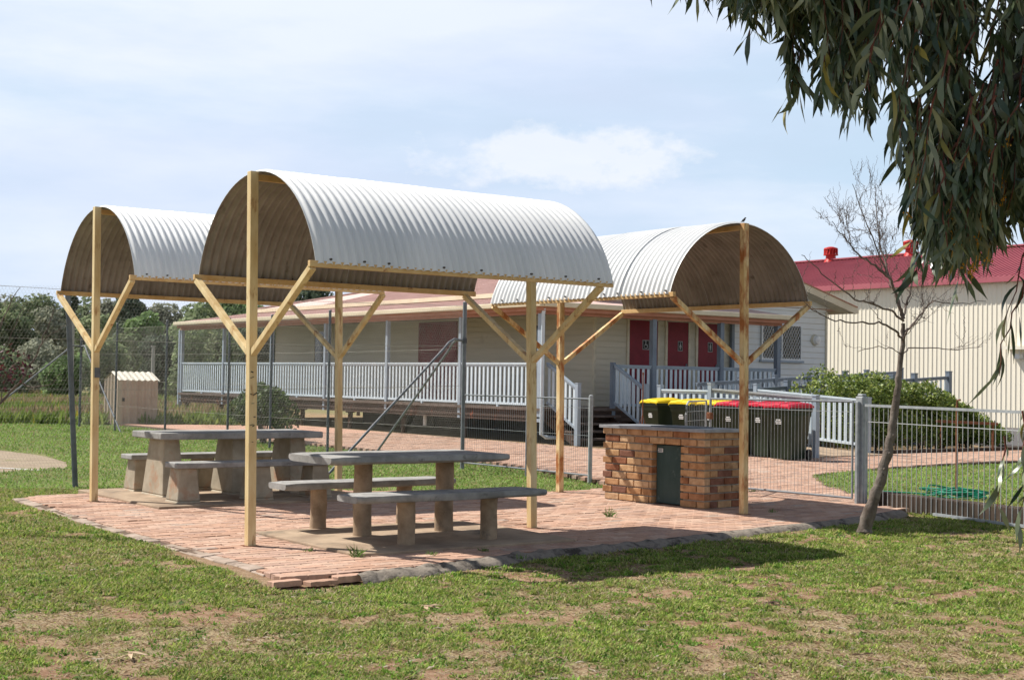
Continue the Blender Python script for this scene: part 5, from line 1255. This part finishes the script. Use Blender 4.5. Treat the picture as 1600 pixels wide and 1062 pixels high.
# fallen leaves
for (x, y, r, m_k, l_) in ((-1.98, 7.22, .3, 'dryleaf', 'pale curled dead leaf on the grass at the lower left'), (-.52, 8.9, 1.2, 'dryleaf', 'small whitish scrap lying on the grass below the slab'), (2.60, 9.35, 2.0, 'deadleaf', 'dark dead leaves on the grass at the lower right'), (1.72, 9.25, .9, 'deadleaf', 'single dark leaf left of the clump of dark leaves')):
    mb = MB(); 
    for q in range(3):
        L = .07; c = locv(x+q*.03, y+q*.015, -.045+q*.006); d = Vector((math.cos(r+q), math.sin(r+q), .1)); s_ = Vector((-d.y, d.x, .25))
        mb.add([c-d*L, c-s_*.014+Vector((0, 0, .012)), c+d*L, c+s_*.014], [(0, 1, 2, 3)]); mb.add([c-d*L-Vector((0, 0, .002)), c-s_*.014+Vector((0, 0, .010)), c+d*L-Vector((0, 0, .002)), c+s_*.014-Vector((0, 0, .002))], [(3, 2, 1, 0)])
    obj('fallen_leaf', mb, M[m_k], label=l_, cat='leaf', group='dead leaves on the grass')
# ------------------------------------------------------------------ LIGHT, SKY, CAMERA
w = bpy.data.worlds.new('World'); S.world = w; w.use_nodes = True; nt = w.node_tree; nt.nodes.clear()
SUN_AZ = math.radians(120.5); SUN_EL = math.radians(50.5)       # direction towards the sun, from +x
out = nt.nodes.new('ShaderNodeOutputWorld'); bg = nt.nodes.new('ShaderNodeBackground'); nt.links.new(bg.outputs[0], out.inputs[0])
sky = nt.nodes.new('ShaderNodeTexSky'); sky.sky_type = 'NISHITA'; sky.sun_disc = False; sky.sun_elevation = SUN_EL; sky.sun_rotation = PI/2-SUN_AZ
sky.air_density = 1.0; sky.dust_density = 1.5; sky.ozone_density = 1.0
tc = nt.nodes.new('ShaderNodeTexCoord'); mp = nt.nodes.new('ShaderNodeMapping'); mp.inputs['Scale'].default_value = (1.0, 1.0, 4.2); nt.links.new(tc.outputs['Generated'], mp.inputs[0])
nz = nt.nodes.new('ShaderNodeTexNoise'); nz.inputs['Scale'].default_value = 2.6; nz.inputs['Detail'].default_value = 8; nz.inputs['Roughness'].default_value = .55; nt.links.new(mp.outputs[0], nz.inputs['Vector'])
cf = ramp(nt, nz.outputs['Fac'], [(.34, (.86, .86, .86)), (.62, (1, 1, 1))])
sp_ = nt.nodes.new('ShaderNodeSeparateXYZ'); nt.links.new(tc.outputs['Generated'], sp_.inputs[0])
low = ramp(nt, sp_.outputs[2], [(.26, (1, 1, 1)), (.42, (.15, .15, .15))])      # the veil of haze thins out overhead
nb = nt.nodes.new('ShaderNodeTexNoise'); nb.inputs['Scale'].default_value = 1.7; nb.inputs['Detail'].default_value = 5; nt.links.new(mp.outputs[0], nb.inputs['Vector'])
veil = mix(nt, ramp(nt, nz.outputs['Fac'], [(.40, (0, 0, 0)), (.60, (1, 1, 1))]), (9.4, 11.9, 14.6), (13.0, 14.0, 15.3))
veil = mix(nt, ramp(nt, nb.outputs['Fac'], [(.42, (0, 0, 0)), (.62, (.6, .6, .6))]), veil, (11.2, 12.3, 15.4))
mx = mix(nt, mix(nt, 1.0, cf, low, 'MULTIPLY'), sky.outputs[0], veil)
# one small soft cumulus, fixed in world directions
def vm(op, a, b):
    n = nt.nodes.new('ShaderNodeMath'); n.operation = op
    for k, v in enumerate((a, b)):
        if hasattr(v, 'is_linked'): nt.links.new(v, n.inputs[k])
        else: n.inputs[k].default_value = v
    return n.outputs[0]
side = vm('SUBTRACT', vm('MULTIPLY', sp_.outputs[0], CT), vm('MULTIPLY', sp_.outputs[1], ST))   # towards the viewer's right
ux = vm('DIVIDE', vm('SUBTRACT', side, .040), .095); uz = vm('DIVIDE', vm('SUBTRACT', sp_.outputs[2], .158), .021)
n2 = nt.nodes.new('ShaderNodeTexNoise'); n2.inputs['Scale'].default_value = 13; n2.inputs['Detail'].default_value = 10; n2.inputs['Roughness'].default_value = .62; mp2 = nt.nodes.new('ShaderNodeMapping'); mp2.inputs['Scale'].default_value = (1, 1, 1.7); nt.links.new(tc.outputs['Generated'], mp2.inputs[0]); nt.links.new(mp2.outputs[0], n2.inputs['Vector'])
rad = vm('ADD', vm('ADD', vm('MULTIPLY', ux, ux), vm('MULTIPLY', uz, uz)), vm('MULTIPLY', vm('SUBTRACT', n2.outputs['Fac'], .5), 7.5))
cm = ramp(nt, rad, [(.0, (.5, .5, .5)), (1.0, (0, 0, 0))])
mx = mix(nt, cm, mx, (15.4, 15.2, 15.3))
nt.links.new(mx, bg.inputs[0]); bg.inputs[1].default_value = .050
sun = bpy.data.lights.new('sun', 'SUN'); sun.energy = 5.0; sun.angle = math.radians(.53); sun.color = (1, .955, .88)
so = bpy.data.objects.new('sun', sun); COL.objects.link(so)
sd_ = Vector((math.cos(SUN_EL)*math.cos(SUN_AZ), math.cos(SUN_EL)*math.sin(SUN_AZ), math.sin(SUN_EL))); so.rotation_euler = sd_.to_track_quat('Z', 'Y').to_euler(); so.location = (0, 0, 20)
cam = bpy.data.cameras.new('camera'); co = bpy.data.objects.new('camera', cam); COL.objects.link(co); S.camera = co
cam.sensor_width = 36; cam.lens = 36*2170/1600; cam.clip_start = .1; cam.clip_end = 3000
p = math.atan(61/2170); r = math.radians(.95)
Fw = Vector((0, math.cos(p), math.sin(p))); R0 = Vector((1, 0, 0)); U0 = R0.cross(Fw)
Rt = R0*math.cos(r)+U0*math.sin(r); Up = -R0*math.sin(r)+U0*math.cos(r)
rl = lambda v: Vector((v.x*CT+v.y*ST, -v.x*ST+v.y*CT, v.z))
Rt, Up, Fw = rl(Rt), rl(Up), rl(Fw)
mw = Matrix(((Rt.x, Up.x, -Fw.x, 0), (Rt.y, Up.y, -Fw.y, 0), (Rt.z, Up.z, -Fw.z, 0), (0, 0, 0, 1)))
mw.translation = locv(0, 0, EYE); co.matrix_world = mw
S.view_settings.view_transform = 'Standard'; S.view_settings.look = 'None'; S.view_settings.exposure = .48; S.view_settings.gamma = 1
S.cycles.max_bounces = 8; S.cycles.transparent_max_bounces = 8
